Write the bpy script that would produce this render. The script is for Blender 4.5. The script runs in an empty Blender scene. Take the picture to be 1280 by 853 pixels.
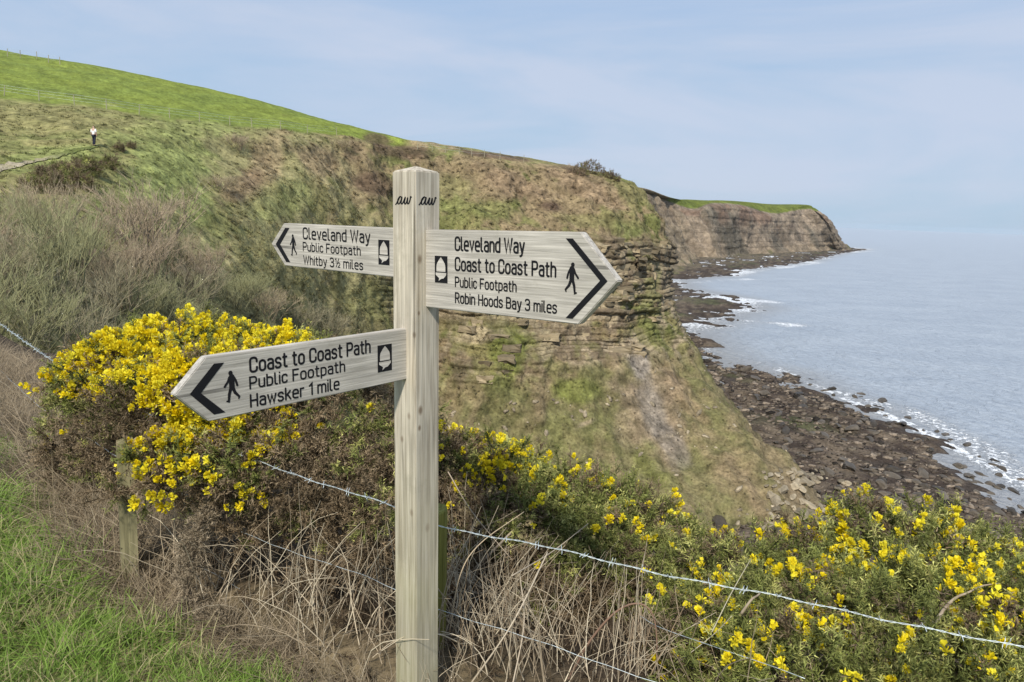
import bpy, bmesh, math, random
import numpy as np
from mathutils import Vector, Matrix

rng = np.random.default_rng(7)
random.seed(7)
SC = bpy.context.scene
COL = SC.collection

# ------------------------------------------------------------------ camera
EYE = 40.0                       # metres above the sea
FPX = 924.4                      # focal length in photo pixels (1280 wide)
ROLL = math.radians(2.05)
PITCH = math.atan(158 / FPX)
Fv = np.array([0, math.cos(PITCH), -math.sin(PITCH)])
U0 = np.array([0, math.sin(PITCH), math.cos(PITCH)])
R0 = np.array([1.0, 0, 0])
Rv = R0 * math.cos(ROLL) + U0 * math.sin(ROLL)
Uv = -R0 * math.sin(ROLL) + U0 * math.cos(ROLL)
CAM = np.array([0, 0, EYE])
cd = bpy.data.cameras.new('camera'); cam = bpy.data.objects.new('camera', cd); COL.objects.link(cam)
cd.sensor_fit = 'HORIZONTAL'; cd.sensor_width = 36.0; cd.lens = 36.0 * FPX / 1280
cd.clip_start = 0.05; cd.clip_end = 80000
M = Matrix(((Rv[0], Uv[0], -Fv[0], 0), (Rv[1], Uv[1], -Fv[1], 0), (Rv[2], Uv[2], -Fv[2], EYE), (0, 0, 0, 1)))
cam.matrix_world = M
SC.camera = cam

# ------------------------------------------------------------------ sky and sun
SUN_TO = Vector((-0.15, -0.68, 0.70)).normalized()
sun_el = math.asin(SUN_TO.z); sun_az = math.atan2(SUN_TO.x, SUN_TO.y)
w = bpy.data.worlds.new('World'); SC.world = w; w.use_nodes = True
nt = w.node_tree; nt.nodes.clear()
out = nt.nodes.new('ShaderNodeOutputWorld'); bg = nt.nodes.new('ShaderNodeBackground')
sky = nt.nodes.new('ShaderNodeTexSky'); sky.sky_type = 'NISHITA'; sky.sun_disc = False
sky.sun_elevation = sun_el; sky.sun_rotation = sun_az; sky.altitude = 40; sky.air_density = 1.0; sky.dust_density = 1.2; sky.ozone_density = 1.5
tc = nt.nodes.new('ShaderNodeTexCoord'); mp = nt.nodes.new('ShaderNodeMapping'); mp.inputs['Scale'].default_value = (1.2, 1.2, 4.5)
nz = nt.nodes.new('ShaderNodeTexNoise'); nz.inputs['Scale'].default_value = 1.6; nz.inputs['Detail'].default_value = 5; nz.inputs['Roughness'].default_value = 0.5
rmp = nt.nodes.new('ShaderNodeMapRange'); rmp.inputs[1].default_value = 0.35; rmp.inputs[2].default_value = 0.7; rmp.inputs[3].default_value = 0.90; rmp.inputs[4].default_value = 0.98
mixc = nt.nodes.new('ShaderNodeMixRGB'); 
sxyz = nt.nodes.new('ShaderNodeSeparateXYZ'); nt.links.new(tc.outputs['Generated'], sxyz.inputs[0])
vr = nt.nodes.new('ShaderNodeValToRGB'); vr.color_ramp.elements[0].position = 0.0; vr.color_ramp.elements[0].color = (.375, .515, .640, 1); vr.color_ramp.elements[1].position = 0.32; vr.color_ramp.elements[1].color = (.355, .470, .665, 1)   # thin stratus veil, bluer towards the horizon
nt.links.new(sxyz.outputs[2], vr.inputs[0])
vm = nt.nodes.new('ShaderNodeMixRGB'); vm.blend_type = 'MULTIPLY'; vm.inputs[0].default_value = 1; vm.inputs[2].default_value = (9.6, 9.8, 10.05, 1); 
nz2 = nt.nodes.new('ShaderNodeTexNoise'); nz2.inputs['Scale'].default_value = 1.1; nz2.inputs['Detail'].default_value = 7; nz2.inputs['Roughness'].default_value = .55; nz2.inputs['Distortion'].default_value = .6
mp2 = nt.nodes.new('ShaderNodeMapping'); mp2.inputs['Scale'].default_value = (1.6, 1.3, 7.5); mp2.inputs['Rotation'].default_value = (.12, .16, .4); nt.links.new(tc.outputs['Generated'], mp2.inputs[0]); nt.links.new(mp2.outputs[0], nz2.inputs[0])
cr2 = nt.nodes.new('ShaderNodeMapRange'); cr2.inputs[1].default_value = .40; cr2.inputs[2].default_value = .64; cr2.inputs[3].default_value = 0; cr2.inputs[4].default_value = .95; nt.links.new(nz2.outputs[0], cr2.inputs[0])
vc = nt.nodes.new('ShaderNodeMixRGB'); vc.inputs[2].default_value = (.500, .560, .680, 1); nt.links.new(cr2.outputs[0], vc.inputs[0]); nt.links.new(vr.outputs[0], vc.inputs[1]); nt.links.new(vc.outputs[0], vm.inputs[1]); nt.links.new(vm.outputs[0], mixc.inputs[2])
nt.links.new(tc.outputs['Generated'], mp.inputs[0]); nt.links.new(mp.outputs[0], nz.inputs[0]); nt.links.new(nz.outputs[0], rmp.inputs[0])
nt.links.new(rmp.outputs[0], mixc.inputs[0]); nt.links.new(sky.outputs[0], mixc.inputs[1]); nt.links.new(mixc.outputs[0], bg.inputs[0])
bg.inputs[1].default_value = 0.10
nt.links.new(bg.outputs[0], out.inputs[0])
sd = bpy.data.lights.new('sun', 'SUN'); sd.energy = 4.2; sd.angle = math.radians(4); sd.color = (1.0, 0.95, 0.86)
sun = bpy.data.objects.new('sun', sd); COL.objects.link(sun)
sun.rotation_euler = SUN_TO.to_track_quat('Z', 'Y').to_euler()
SC.view_settings.view_transform = 'Standard'; SC.view_settings.look = 'None'
SC.view_settings.exposure = 0.25; SC.view_settings.gamma = 1; SC.view_settings.use_curve_mapping = False
SC.cycles.max_bounces = 5; SC.cycles.diffuse_bounces = 3; SC.cycles.glossy_bounces = 2; SC.cycles.transmission_bounces = 2
SC.cycles.transparent_max_bounces = 4; SC.cycles.use_denoising = True
SC.cycles.volume_bounces = 0

# ------------------------------------------------------------------ pixel / world helpers
def ray(x, y):
    x = np.asarray(x, float); y = np.asarray(y, float)
    return Fv + Rv * (((x - 640) / FPX)[..., None]) + Uv * (((426.5 - y) / FPX)[..., None])
def PX(x, y, dep):
    r = ray(x, y); return CAM + r / r[..., 1:2] * np.asarray(dep, float)[..., None]
def SEA(x, y, z=0.0):
    r = ray(x, y); return CAM + r * ((z - EYE) / r[..., 2:3])
def proj(P):
    P = np.asarray(P, float) - CAM; d = np.maximum(P @ Fv, 1e-3)
    return np.stack([640 + FPX * (P @ Rv) / d, 426.5 - FPX * (P @ Uv) / d], -1)

def _h(ix, iy, iz, seed):
    n = (ix.astype(np.int64) * 374761393 + iy.astype(np.int64) * 668265263 + iz.astype(np.int64) * 2147483647 + seed * 1274126177) & 0xffffffff
    n = ((n ^ (n >> 13)) * 1274126177) & 0xffffffff
    n = ((n ^ (n >> 16)) * 2246822519) & 0xffffffff
    return ((n ^ (n >> 15)) & 0xffffff) / float(0xffffff)
def noise(P, seed=0):
    P = np.asarray(P, float); i = np.floor(P).astype(np.int64); f = P - i; f = f * f * (3 - 2 * f); r = 0
    for a in (0, 1):
        for b in (0, 1):
            for c in (0, 1):
                r = r + _h(i[..., 0] + a, i[..., 1] + b, i[..., 2] + c, seed) * (f[..., 0] if a else 1 - f[..., 0]) * (f[..., 1] if b else 1 - f[..., 1]) * (f[..., 2] if c else 1 - f[..., 2])
    return r * 2 - 1
def fbm(P, o=4, seed=0, g=0.5):
    P = np.asarray(P, float); r = 0; a = 1
    for k in range(o):
        r = r + a * noise(P * 2 ** k + 17.3 * k, seed + k); a *= g
    return r
def sstep(a, b, x):
    t = np.clip((x - a) / (b - a), 0, 1); return t * t * (3 - 2 * t)

# ------------------------------------------------------------------ mesh helpers
def tag(o, label=None, cat=None, group=None, kind=None):
    if label: o['label'] = label
    if cat: o['category'] = cat
    if group: o['group'] = group
    if kind: o['kind'] = kind
    return o
def mesh_data(name, V, F, mat=None, col=None, smooth=False):
    V = np.asarray(V, np.float32).reshape(-1, 3); F = np.asarray(F, np.int32)
    m = bpy.data.meshes.new(name); k = F.shape[1]; n = len(F)
    m.vertices.add(len(V)); m.vertices.foreach_set('co', V.ravel())
    m.loops.add(n * k); m.loops.foreach_set('vertex_index', F.ravel())
    m.polygons.add(n); m.polygons.foreach_set('loop_start', np.arange(n, dtype=np.int32) * k)
    if smooth: m.polygons.foreach_set('use_smooth', np.ones(n, bool))
    if col is not None:
        a = m.attributes.new('col', 'FLOAT_COLOR', 'POINT')
        a.data.foreach_set('color', np.concatenate([np.asarray(col, np.float32).reshape(-1, 3), np.ones((len(V), 1), np.float32)], 1).ravel())
    m.update(calc_edges=True)
    if mat: m.materials.append(mat)
    return m
def link(name, data, parent=None):
    o = bpy.data.objects.new(name, data); COL.objects.link(o)
    if parent is not None: o.parent = parent
    return o
def meshobj(name, V, F, mat=None, col=None, smooth=False, parent=None):
    return link(name, mesh_data(name, V, F, mat, col, smooth), parent)
def empty(name, loc=(0, 0, 0), rz=0):
    o = bpy.data.objects.new(name, None); COL.objects.link(o); o.location = loc; o.rotation_euler = (0, 0, rz); o.empty_display_size = 0.1
    return o
def grid_faces(nu, nv):
    i, j = np.meshgrid(np.arange(nu - 1), np.arange(nv - 1), indexing='ij'); a = i * nv + j
    return np.stack([a, a + nv, a + nv + 1, a + 1], -1).reshape(-1, 4)
def bm_obj(name, bm, mat, parent=None, smooth=False):
    m = bpy.data.meshes.new(name); bm.to_mesh(m); bm.free(); m.materials.append(mat)
    if smooth: m.polygons.foreach_set('use_smooth', np.ones(len(m.polygons), bool))
    return link(name, m, parent)
def basis(up, spin):
    up = up / np.linalg.norm(up, axis=-1, keepdims=True)
    ref = np.where(np.abs(up[:, 2:3]) > 0.95, np.array([[1.0, 0, 0]]), np.array([[0, 0, 1.0]]))
    x = np.cross(ref, up); x /= np.linalg.norm(x, axis=-1, keepdims=True); y = np.cross(up, x)
    c, s = np.cos(spin)[:, None], np.sin(spin)[:, None]
    return np.stack([x * c + y * s, -x * s + y * c, up], -1)          # columns
class Bake:
    """collects many transformed copies of small triangle protos into one mesh"""
    def __init__(s): s.V = []; s.F = []; s.C = []; s.n = 0
    def add(s, proto, pos, up, scl, col, tip=None, spin=None):
        V, F, T = proto; N = len(pos)
        if N == 0: return
        if spin is None: spin = rng.uniform(0, 6.283, N)
        R = basis(up, spin); W = np.einsum('nij,vj->nvi', R, V) * np.asarray(scl)[:, None, None] + pos[:, None]
        if tip is None: tip = col
        c = col[:, None] * (1 - T[None, :, None]) + tip[:, None] * T[None, :, None]
        s.V.append(W.reshape(-1, 3)); s.C.append(c.reshape(-1, 3)); s.F.append((F[None] + (np.arange(N) * len(V))[:, None, None]).reshape(-1, F.shape[1]) + s.n); s.n += N * len(V)
    def raw(s, V, F, C): s.V.append(V); s.F.append(F + s.n); s.C.append(C); s.n += len(V)
    def mesh(s, name, mat, smooth=False):
        return mesh_data(name, np.concatenate(s.V), np.concatenate(s.F), mat, np.concatenate(s.C), smooth)
    def build(s, name, mat, parent=None, smooth=False): return link(name, s.mesh(name, mat, smooth), parent)
def tube(pts, rad, n=5, cap=True):
    """triangulated tube along points -> V, F"""
    P = np.asarray(pts, float); r = np.broadcast_to(np.asarray(rad, float), (len(P),))
    T = np.gradient(P, axis=0); T /= np.linalg.norm(T, axis=1, keepdims=True) + 1e-9
    ref = np.array([0, 0, 1.0]) if abs(T[:, 2]).mean() < 0.9 else np.array([1.0, 0, 0])
    X = np.cross(T, ref); X /= np.linalg.norm(X, axis=1, keepdims=True) + 1e-9; Y = np.cross(T, X)
    a = np.arange(n) * 2 * math.pi / n
    V = P[:, None] + r[:, None, None] * (X[:, None] * np.cos(a)[None, :, None] + Y[:, None] * np.sin(a)[None, :, None])
    k = len(P); F = []
    for i in range(k - 1):
        for j in range(n):
            p, q = i * n + j, i * n + (j + 1) % n
            F += [(p, q, q + n), (p, q + n, p + n)]
    V = V.reshape(-1, 3)
    if cap:
        V = np.vstack([V, P[0], P[-1]])
        for j in range(n):
            F += [(k * n, (j + 1) % n, j), (k * n + 1, (k - 1) * n + j, (k - 1) * n + (j + 1) % n)]
    return V, np.array(F)
def smooth_path(pts, n=12):
    P = np.asarray(pts, float); Q = np.vstack([2 * P[0] - P[1], P, 2 * P[-1] - P[-2]]); o = []
    for i in range(len(P) - 1):
        t = np.linspace(0, 1, n, endpoint=False)[:, None]; a, b, c, d = Q[i:i + 4]
        o.append(0.5 * ((2 * b) + (c - a) * t + (2 * a - 5 * b + 4 * c - d) * t ** 2 + (-a + 3 * b - 3 * c + d) * t ** 3))
    return np.vstack(o + [P[-1:]])

# ------------------------------------------------------------------ materials
class NT:
    def __init__(s, name):
        s.m = bpy.data.materials.new(name); s.m.use_nodes = True; s.t = s.m.node_tree; s.t.nodes.clear()
        s.o = s.n('OutputMaterial'); s.b = s.n('BsdfPrincipled'); s.l(s.b.outputs[0], s.o.inputs[0])
        s.b.inputs['Roughness'].default_value = 0.85; s.b.inputs['Specular IOR Level'].default_value = 0.2
    def n(s, t, **k):
        x = s.t.nodes.new('ShaderNode' + t)
        for a, v in k.items(): setattr(x, a, v)
        return x
    def l(s, a, b): s.t.links.new(a, b)
    def coord(s, scale=(1, 1, 1), kind='Object'):
        c = s.n('TexCoord'); m = s.n('Mapping'); m.inputs['Scale'].default_value = scale; s.l(c.outputs[kind], m.inputs[0]); return m.outputs[0]
    def noise(s, scale, detail=4, vec=None, rough=0.55, dist=0):
        x = s.n('TexNoise'); x.inputs['Scale'].default_value = scale; x.inputs['Detail'].default_value = detail; x.inputs['Roughness'].default_value = rough; x.inputs['Distortion'].default_value = dist
        if vec is not None: s.l(vec, x.inputs[0])
        return x.outputs[0]
    def ramp(s, fac, stops):
        r = s.n('ValToRGB'); e = r.color_ramp.elements
        while len(e) < len(stops): e.new(0.5)
        for q, (p, c) in zip(e, stops): q.position = p; q.color = (*c, 1) if len(c) == 3 else c
        s.l(fac, r.inputs[0]); return r.outputs[0]
    def rng(s, fac, a, b, c, d):
        r = s.n('MapRange'); 
        for i, v in enumerate((a, b, c, d)): r.inputs[i + 1].default_value = v
        s.l(fac, r.inputs[0]); return r.outputs[0]
    def mix(s, fac, a, b, mode='MIX'):
        x = s.n('MixRGB', blend_type=mode)
        for i, v in ((0, fac), (1, a), (2, b)):
            if isinstance(v, (int, float)): x.inputs[i].default_value = v
            elif isinstance(v, tuple): x.inputs[i].default_value = (*v, 1)
            else: s.l(v, x.inputs[i])
        return x.outputs[0]
    def math(s, op, a, b=None):
        x = s.n('Math', operation=op)
        for i, v in ((0, a), (1, b)):
            if v is None: continue
            if isinstance(v, (int, float)): x.inputs[i].default_value = v
            else: s.l(v, x.inputs[i])
        return x.outputs[0]
    def bump(s, h, strength=0.4, dist=0.02):
        x = s.n('Bump'); x.inputs['Strength'].default_value = strength; x.inputs['Distance'].default_value = dist
        s.l(h, x.inputs['Height']); s.l(x.outputs[0], s.b.inputs['Normal'])
    def attr(s, name): x = s.n('Attribute'); x.attribute_name = name; return x
    def base(s, c):
        if isinstance(c, tuple): s.b.inputs['Base Color'].default_value = (*c, 1)
        else: s.l(c, s.b.inputs['Base Color'])

def leaf_mat(name, trans=0.25, rough=0.6):
    t = NT(name); c = t.attr('col').outputs['Color']; t.base(c); t.b.inputs['Roughness'].default_value = rough
    tr = t.n('BsdfTranslucent'); t.l(c, tr.inputs[0]); mx = t.n('MixShader'); mx.inputs[0].default_value = trans
    t.l(t.b.outputs[0], mx.inputs[1]); t.l(tr.outputs[0], mx.inputs[2]); t.l(mx.outputs[0], t.o.inputs[0]); return t.m
M_leaf = leaf_mat('foliage', 0.2)
M_grass = leaf_mat('grass_blades', 0.35, 0.5)
M_petal = leaf_mat('gorse_petal', 0.3, 0.5)
M_twig = leaf_mat('twigs', 0.0, 0.85)

def ground_mat(name, s1, s2, bump=0.6, bd=0.3):
    t = NT(name); v = t.coord(); c = t.attr('col').outputs['Color']
    n1 = t.noise(s1, 6, v, 0.65); n2 = t.noise(s2, 4, v, 0.6)
    f = t.rng(n1, 0.25, 0.75, 0.65, 1.35); g = t.rng(n2, 0.3, 0.7, 0.65, 1.35)
    t.base(t.mix(1.0, t.mix(1.0, c, f, 'MULTIPLY'), g, 'MULTIPLY')); t.b.inputs['Roughness'].default_value = 0.95; t.b.inputs['Specular IOR Level'].default_value = 0.08
    t.bump(n2, bump, bd); return t.m
M_hill = ground_mat('hillside_turf', 0.55, 2.6, 0.6, 0.35)
M_far = ground_mat('headland_rock', 0.06, 0.35, 0.6, 2.0)
M_bank = ground_mat('bank_soil', 3.0, 22.0, 0.6, 0.03)
M_beach = ground_mat('beach_rock', 0.5, 2.0, 0.7, 0.35)
def rock_mat(name, base, wet=0.85):
    t = NT(name); v = t.coord(); oi = t.n('ObjectInfo')
    n1 = t.noise(1.2, 5, v, 0.65); n2 = t.noise(5.0, 4, v)
    c = t.ramp(n1, [(0.25, tuple(x * 0.5 for x in base)), (0.5, base), (0.75, tuple(x * 1.5 for x in base))])
    t.base(t.mix(1.0, c, t.rng(oi.outputs['Random'], 0, 1, 0.55, 1.5), 'MULTIPLY')); t.b.inputs['Roughness'].default_value = wet
    t.bump(n2, 0.6, 0.1); return t.m
M_boulder = rock_mat('boulder_stone', (0.085, 0.070, 0.052), 0.5)
M_block = rock_mat('sandstone', (0.225, 0.18, 0.112), 0.9)

def wood_mat(name, lo, hi, axis, green=0.0, knots=(), fr=38):
    t = NT(name); sc = [fr, fr, fr]; sc[axis] = fr * .042; v = t.coord(tuple(sc)); raw = t.coord()
    n1 = t.noise(1.0, 5, v, 0.6, 0.6); sc2 = [190, 190, 190]; sc2[axis] = 5; n2 = t.noise(1.0, 3, t.coord(tuple(sc2)))
    n3 = t.noise(3.5, 3, raw)
    c = t.ramp(n1, [(0.28, lo), (0.62, hi)]); c = t.mix(1.0, c, t.rng(n2, 0.3, 0.7, 0.72, 1.18), 'MULTIPLY')
    c = t.mix(1.0, c, t.rng(n3, 0.3, 0.7, 0.8, 1.12), 'MULTIPLY')
    if green:
        sx = t.n('SeparateXYZ'); t.l(raw, sx.inputs[0]); g = t.rng(sx.outputs[2], -0.55, -1.5, 0.0, green)
        c = t.mix(t.math('MULTIPLY', g, t.rng(n3, 0.3, 0.65, 0.3, 1.0)), c, (0.2, 0.2, 0.08))
    for (p, r, st) in knots:
        d = t.n('VectorMath', operation='SUBTRACT'); t.l(raw, d.inputs[0]); d.inputs[1].default_value = p
        m = t.n('VectorMath', operation='MULTIPLY'); t.l(d.outputs[0], m.inputs[0]); q = [1 / r] * 3; q[axis] = 0.62 / r; m.inputs[1].default_value = q
        ln = t.n('VectorMath', operation='LENGTH'); t.l(m.outputs[0], ln.inputs[0])
        c = t.mix(t.rng(ln.outputs['Value'], 0.35, 1.0, st, 0.0), c, (0.13, 0.085, 0.05))
    sc3 = [55, 55, 55]; sc3[axis] = 1.1; n4 = t.noise(1.0, 2, t.coord(tuple(sc3)), .4); crk = t.math('MULTIPLY', t.rng(n4, .665, .70, 0, 1), t.rng(t.noise(2.2, 2, raw), .45, .6, 0, 1))   # drying cracks
    c = t.mix(t.math('MULTIPLY', crk, .75), c, tuple(x * .3 for x in lo))
    st = t.noise(5.0, 5, t.coord((1, 1, 1)), .7); c = t.mix(t.rng(st, .58, .72, 0, .35), c, (.20, .185, .13))   # lichen and grime
    t.base(c); t.b.inputs['Roughness'].default_value = 0.8
    t.bump(t.math('ADD', n1, t.math('MULTIPLY', n2, 0.7)), 0.5, 0.0022); return t.m
M_black = NT('black_paint'); M_black.base((0.008, 0.008, 0.01)); M_black.b.inputs['Roughness'].default_value = 0.7; M_black = M_black.m
def metal(name, c, r=0.45):
    t = NT(name); n = t.noise(60, 3, t.coord()); t.base(t.mix(1.0, c, t.rng(n, 0.3, 0.7, 0.7, 1.2), 'MULTIPLY')); t.b.inputs['Metallic'].default_value = 0.6; t.b.inputs['Roughness'].default_value = r; return t.m
M_wire = metal('galvanised_wire', (0.62, 0.68, 0.68), 0.5)
def plain(name, c, r=0.8):
    t = NT(name); n = t.noise(30, 3, t.coord()); t.base(t.mix(1.0, c, t.rng(n, 0.3, 0.7, 0.8, 1.15), 'MULTIPLY')); t.b.inputs['Roughness'].default_value = r; return t.m
# ==PART2==
# ------------------------------------------------------------------ lofted terrain
def cr_weights(n_ctrl, subs):
    """catmull-rom sampling matrix: rows = samples"""
    rows = []
    for i in range(n_ctrl - 1):
        for t in np.linspace(0, 1, subs[i], endpoint=False):
            w_ = np.zeros(n_ctrl); a = [max(i - 1, 0), i, i + 1, min(i + 2, n_ctrl - 1)]
            k = [-.5 * t + t * t - .5 * t ** 3, 1 - 2.5 * t * t + 1.5 * t ** 3, .5 * t + 2 * t * t - 1.5 * t ** 3, -.5 * t * t + .5 * t ** 3]
            for q, v in zip(a, k): w_[q] += v
            rows.append(w_)
    w_ = np.zeros(n_ctrl); w_[-1] = 1; rows.append(w_); return np.array(rows)
def normals(P):
    a = np.gradient(P, axis=0); b = np.gradient(P, axis=1); n = np.cross(b, a); n /= np.linalg.norm(n, axis=-1, keepdims=True) + 1e-9
    return n
HC = [  # columns left to right; rows: skyline, edge, upper slope, band top, band bottom, cliff bottom, talus, foot
 [(-420, -10, 175), (-420, 72, 80), (-420, 140, 58), (-420, 230, 38), (-420, 300, 26), (-420, 380, 18), (-420, 450, 14), (-420, 540, 11)],
 [(0, 66, 165), (0, 121, 85), (0, 165, 68), (0, 245, 47), (0, 315, 32), (0, 390, 23), (0, 470, 17), (0, 560, 13)],
 [(118, 85, 160), (118, 132, 88), (118, 183, 67), (118, 240, 53), (118, 320, 39), (118, 400, 30), (118, 500, 22), (118, 600, 18)],
 [(290, 121, 150), (290, 156, 97), (285, 200, 86), (280, 270, 72), (280, 350, 60), (290, 430, 50), (290, 540, 42), (290, 640, 36)],
 [(420, 158, 142), (425, 170, 115), (425, 215, 106), (425, 300, 97), (425, 380, 92), (425, 450, 86), (425, 560, 75), (425, 680, 64)],
 [(507, 181, 136), (507, 184, 124), (505, 238, 117), (520, 295, 111), (520, 400, 107), (520, 490, 101), (520, 600, 92), (520, 700, 80)],
 [(600, 197, 150), (600, 194, 127), (610, 245, 119), (610, 292, 112), (600, 400, 108), (600, 485, 102), (600, 580, 96), (600, 700, 81)],
 [(690, 212, 155), (690, 209, 131), (710, 255, 124), (720, 294, 117), (705, 400, 112), (690, 470, 107), (710, 580, 99), (745, 697, 82.5)],
 [(765, 229, 165), (770, 224, 137), (795, 260, 131), (800, 300, 126), (785, 405, 118), (790, 450, 114), (850, 560, 105), (905, 676, 88.5)],
 [(776, 233, 168), (784, 229, 146), (812, 260, 143), (834, 300, 138), (836, 372, 134), (866, 440, 127), (935, 535, 115), (1022, 628, 101.5)],
 [(765, 230, 200), (772, 232, 185), (795, 262, 185), (815, 300, 185), (820, 350, 185), (830, 390, 185), (842, 420, 185), (853, 452, 187)],
 [(730, 232, 350), (740, 234, 330), (770, 255, 330), (800, 285, 330), (806, 310, 330), (812, 330, 330), (818, 350, 330), (824, 374, 335)],
]
C0 = []
for c in HC:
    P = [PX(*p) for p in c]
    bk = P[0] + np.array([P[0][0] * 0.3 - 10, 70, -5.0]); ft = P[-1] + np.array([P[-1][0] * -0.04, -9.0, -7.0])
    C0.append([bk] + P + [ft])
C0 = np.array(C0)
US = [14, 42, 62, 64, 54, 70, 70, 64, 58, 16, 8]; VS = [5, 30, 40, 46, 92, 74, 50, 44, 5]
WU, WV = cr_weights(len(HC), US), cr_weights(10, VS)
HP = np.einsum('ui,vj,ijk->uvk', WU, WV, C0)
rowv = WV @ np.arange(10.0)                     # continuous row coordinate per v
colu = WU @ np.arange(float(len(HC)))
RV = np.broadcast_to(rowv[None], HP.shape[:2]); CU = np.broadcast_to(colu[:, None], HP.shape[:2])
rock_zone = sstep(3.85, 4.2, RV) * (1 - sstep(5.75, 6.2, RV)) * sstep(4.0, 5.0, CU)
band = sstep(3.9, 4.05, RV) * (1 - sstep(4.9, 5.15, RV)) * sstep(4.2, 5.1, CU)
Nn = normals(HP)
# large scale gullies and lumps
cliffy = sstep(3.2, 4.6, CU) * sstep(1.9, 2.4, RV)
lump = fbm(HP / 9.0, 4, 3)
rough = fbm(HP / 2.2, 4, 11)
amp = 0.25 + 0.75 * sstep(1.9, 2.5, RV) * sstep(2.2, 3.6, CU)
HP2 = HP + Nn * (lump * amp * 1.1 + rough * (0.10 + 0.32 * cliffy + 0.12 * sstep(2.0, 2.3, RV)))[..., None] * (1 - 0.75 * sstep(0.6, 1.0, RV) * (1 - sstep(1.0, 1.35, RV)))[..., None]
# vertical runnels on the upper slope and the talus
al = HP[..., 0] * 0.8 + HP[..., 1] * 0.25
run = noise(np.stack([al / 1.7, HP[..., 2] / 14.0, al * 0], -1), 31) * 0.6 + noise(np.stack([al / 4.5, HP[..., 2] / 30.0, al * 0], -1), 32)
HP2 += Nn * (run * (0.5 + .45 * sstep(5.9, 6.4, RV)) * cliffy * (1 - 0.5 * rock_zone))[..., None]
# bedding: courses of blocks standing proud by different amounts
warp = fbm(HP / 14.0, 3, 40) * 1.5 + al * 0.03
zz = HP2[..., 2] + warp
zz = zz + .5 * noise(np.stack([zz * 0, zz / 2.3, zz * 0], -1), 47); LT = .85; lay = np.floor(zz / LT); lr = _h(lay.astype(int), lay.astype(int) * 0, lay.astype(int) * 0, 5)
cw = 2.6 + 4.5 * lr; colb = np.floor(al / cw + lr * 37); br = _h(lay.astype(int), colb.astype(int), lay.astype(int) * 0, 9)
fz = zz / LT - lay
joint = np.minimum(np.minimum(fz, 1 - fz) * LT, np.abs((al / cw + lr * 37) - colb - 0.5) * -2 + 1)
led = (lr * .85 + br * 0.45 - 0.4 * (joint < 0.12))
HP2 += Nn * (led * rock_zone * (0.55 + 0.45 * band) * (0.5 + 0.5 * sstep(-0.6, 0.2, fbm(HP / 5.0, 3, 77))))[..., None]
pr = proj(HP2)
def blob(x, y, rx, ry, ang=0, soft=0.5):
    a = math.radians(ang); dx, dy = pr[..., 0] - x, pr[..., 1] - y
    u, v = dx * math.cos(a) + dy * math.sin(a), -dx * math.sin(a) + dy * math.cos(a)
    d = np.sqrt((u / rx) ** 2 + (v / ry) ** 2) + 0.35 * n_brk
    return 1 - sstep(1 - soft, 1 + soft * 0.4, d)
n_a = fbm(HP / 6.0, 5, 51); n_b = fbm(HP / 1.6, 4, 61); n_brk = fbm(HP / 2.6, 4, 71); n_c = fbm(HP / 0.7, 3, 81)
def A(*c): return np.array(c)
def mixc_(a, b, t): return a * (1 - t[..., None]) + b * t[..., None]
FIELD, FIELD2 = A(.170, .205, .040), A(.148, .185, .040)
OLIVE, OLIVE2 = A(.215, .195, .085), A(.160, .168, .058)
BROWN, BROWN2 = A(.250, .185, .110), A(.185, .132, .080)
SOIL, ROCK, ROCK2, MOSS, SCREE, GREEN = A(.105, .072, .048), A(.335, .275, .175), A(.150, .118, .077), A(.150, .170, .042), A(.300, .265, .210), A(.190, .208, .072)
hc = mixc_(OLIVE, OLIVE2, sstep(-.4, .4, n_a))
hc = mixc_(hc, BROWN, sstep(-.15, .45, n_b * .6 + fbm(HP / 11., 3, 91)) * .75 * sstep(3.0, 4.2, CU))
# left: grassy slope
left = 1 - sstep(2.6, 3.6, CU)
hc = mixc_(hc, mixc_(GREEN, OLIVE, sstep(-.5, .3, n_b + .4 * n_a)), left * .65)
tan_ = sstep(2.3, 3.0, CU) * (1 - sstep(4.2, 5.0, CU)) * sstep(2.0, 2.2, RV); hc = mixc_(hc, A(.285, .25, .125), tan_ * .7 * sstep(-.8, .3, n_a + .5 * n_b))  # tan grass, its colour also lightened to make up for the grazing sun here
field = (1 - sstep(1.98, 2.06, RV + .03 * n_b)) * (1 - sstep(4.9, 5.1, CU))
hc = mixc_(hc, mixc_(FIELD, FIELD2, sstep(-.5, .5, n_a)), field)
# rock band and cliff
rk = rock_zone * sstep(-.55, .05, n_brk + .6 * (band - .25))
rcol = mixc_(ROCK, ROCK2, sstep(-.2, .5, n_b + .8 * (br - .5) + .9 * (lr - .5) + .25 * (1 - sstep(6.8, 7.6, CU))))
rcol = mixc_(rcol, ROCK2 * .55, ((fz < .12) * .8))
hc = mixc_(hc, rcol, rk * (.70 + .25 * sstep(6.6, 7.6, CU)))
hc = mixc_(hc, MOSS, rock_zone * (1 - band) * sstep(-.1, .5, n_a * .7 + n_b * .5) * .4)
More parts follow.
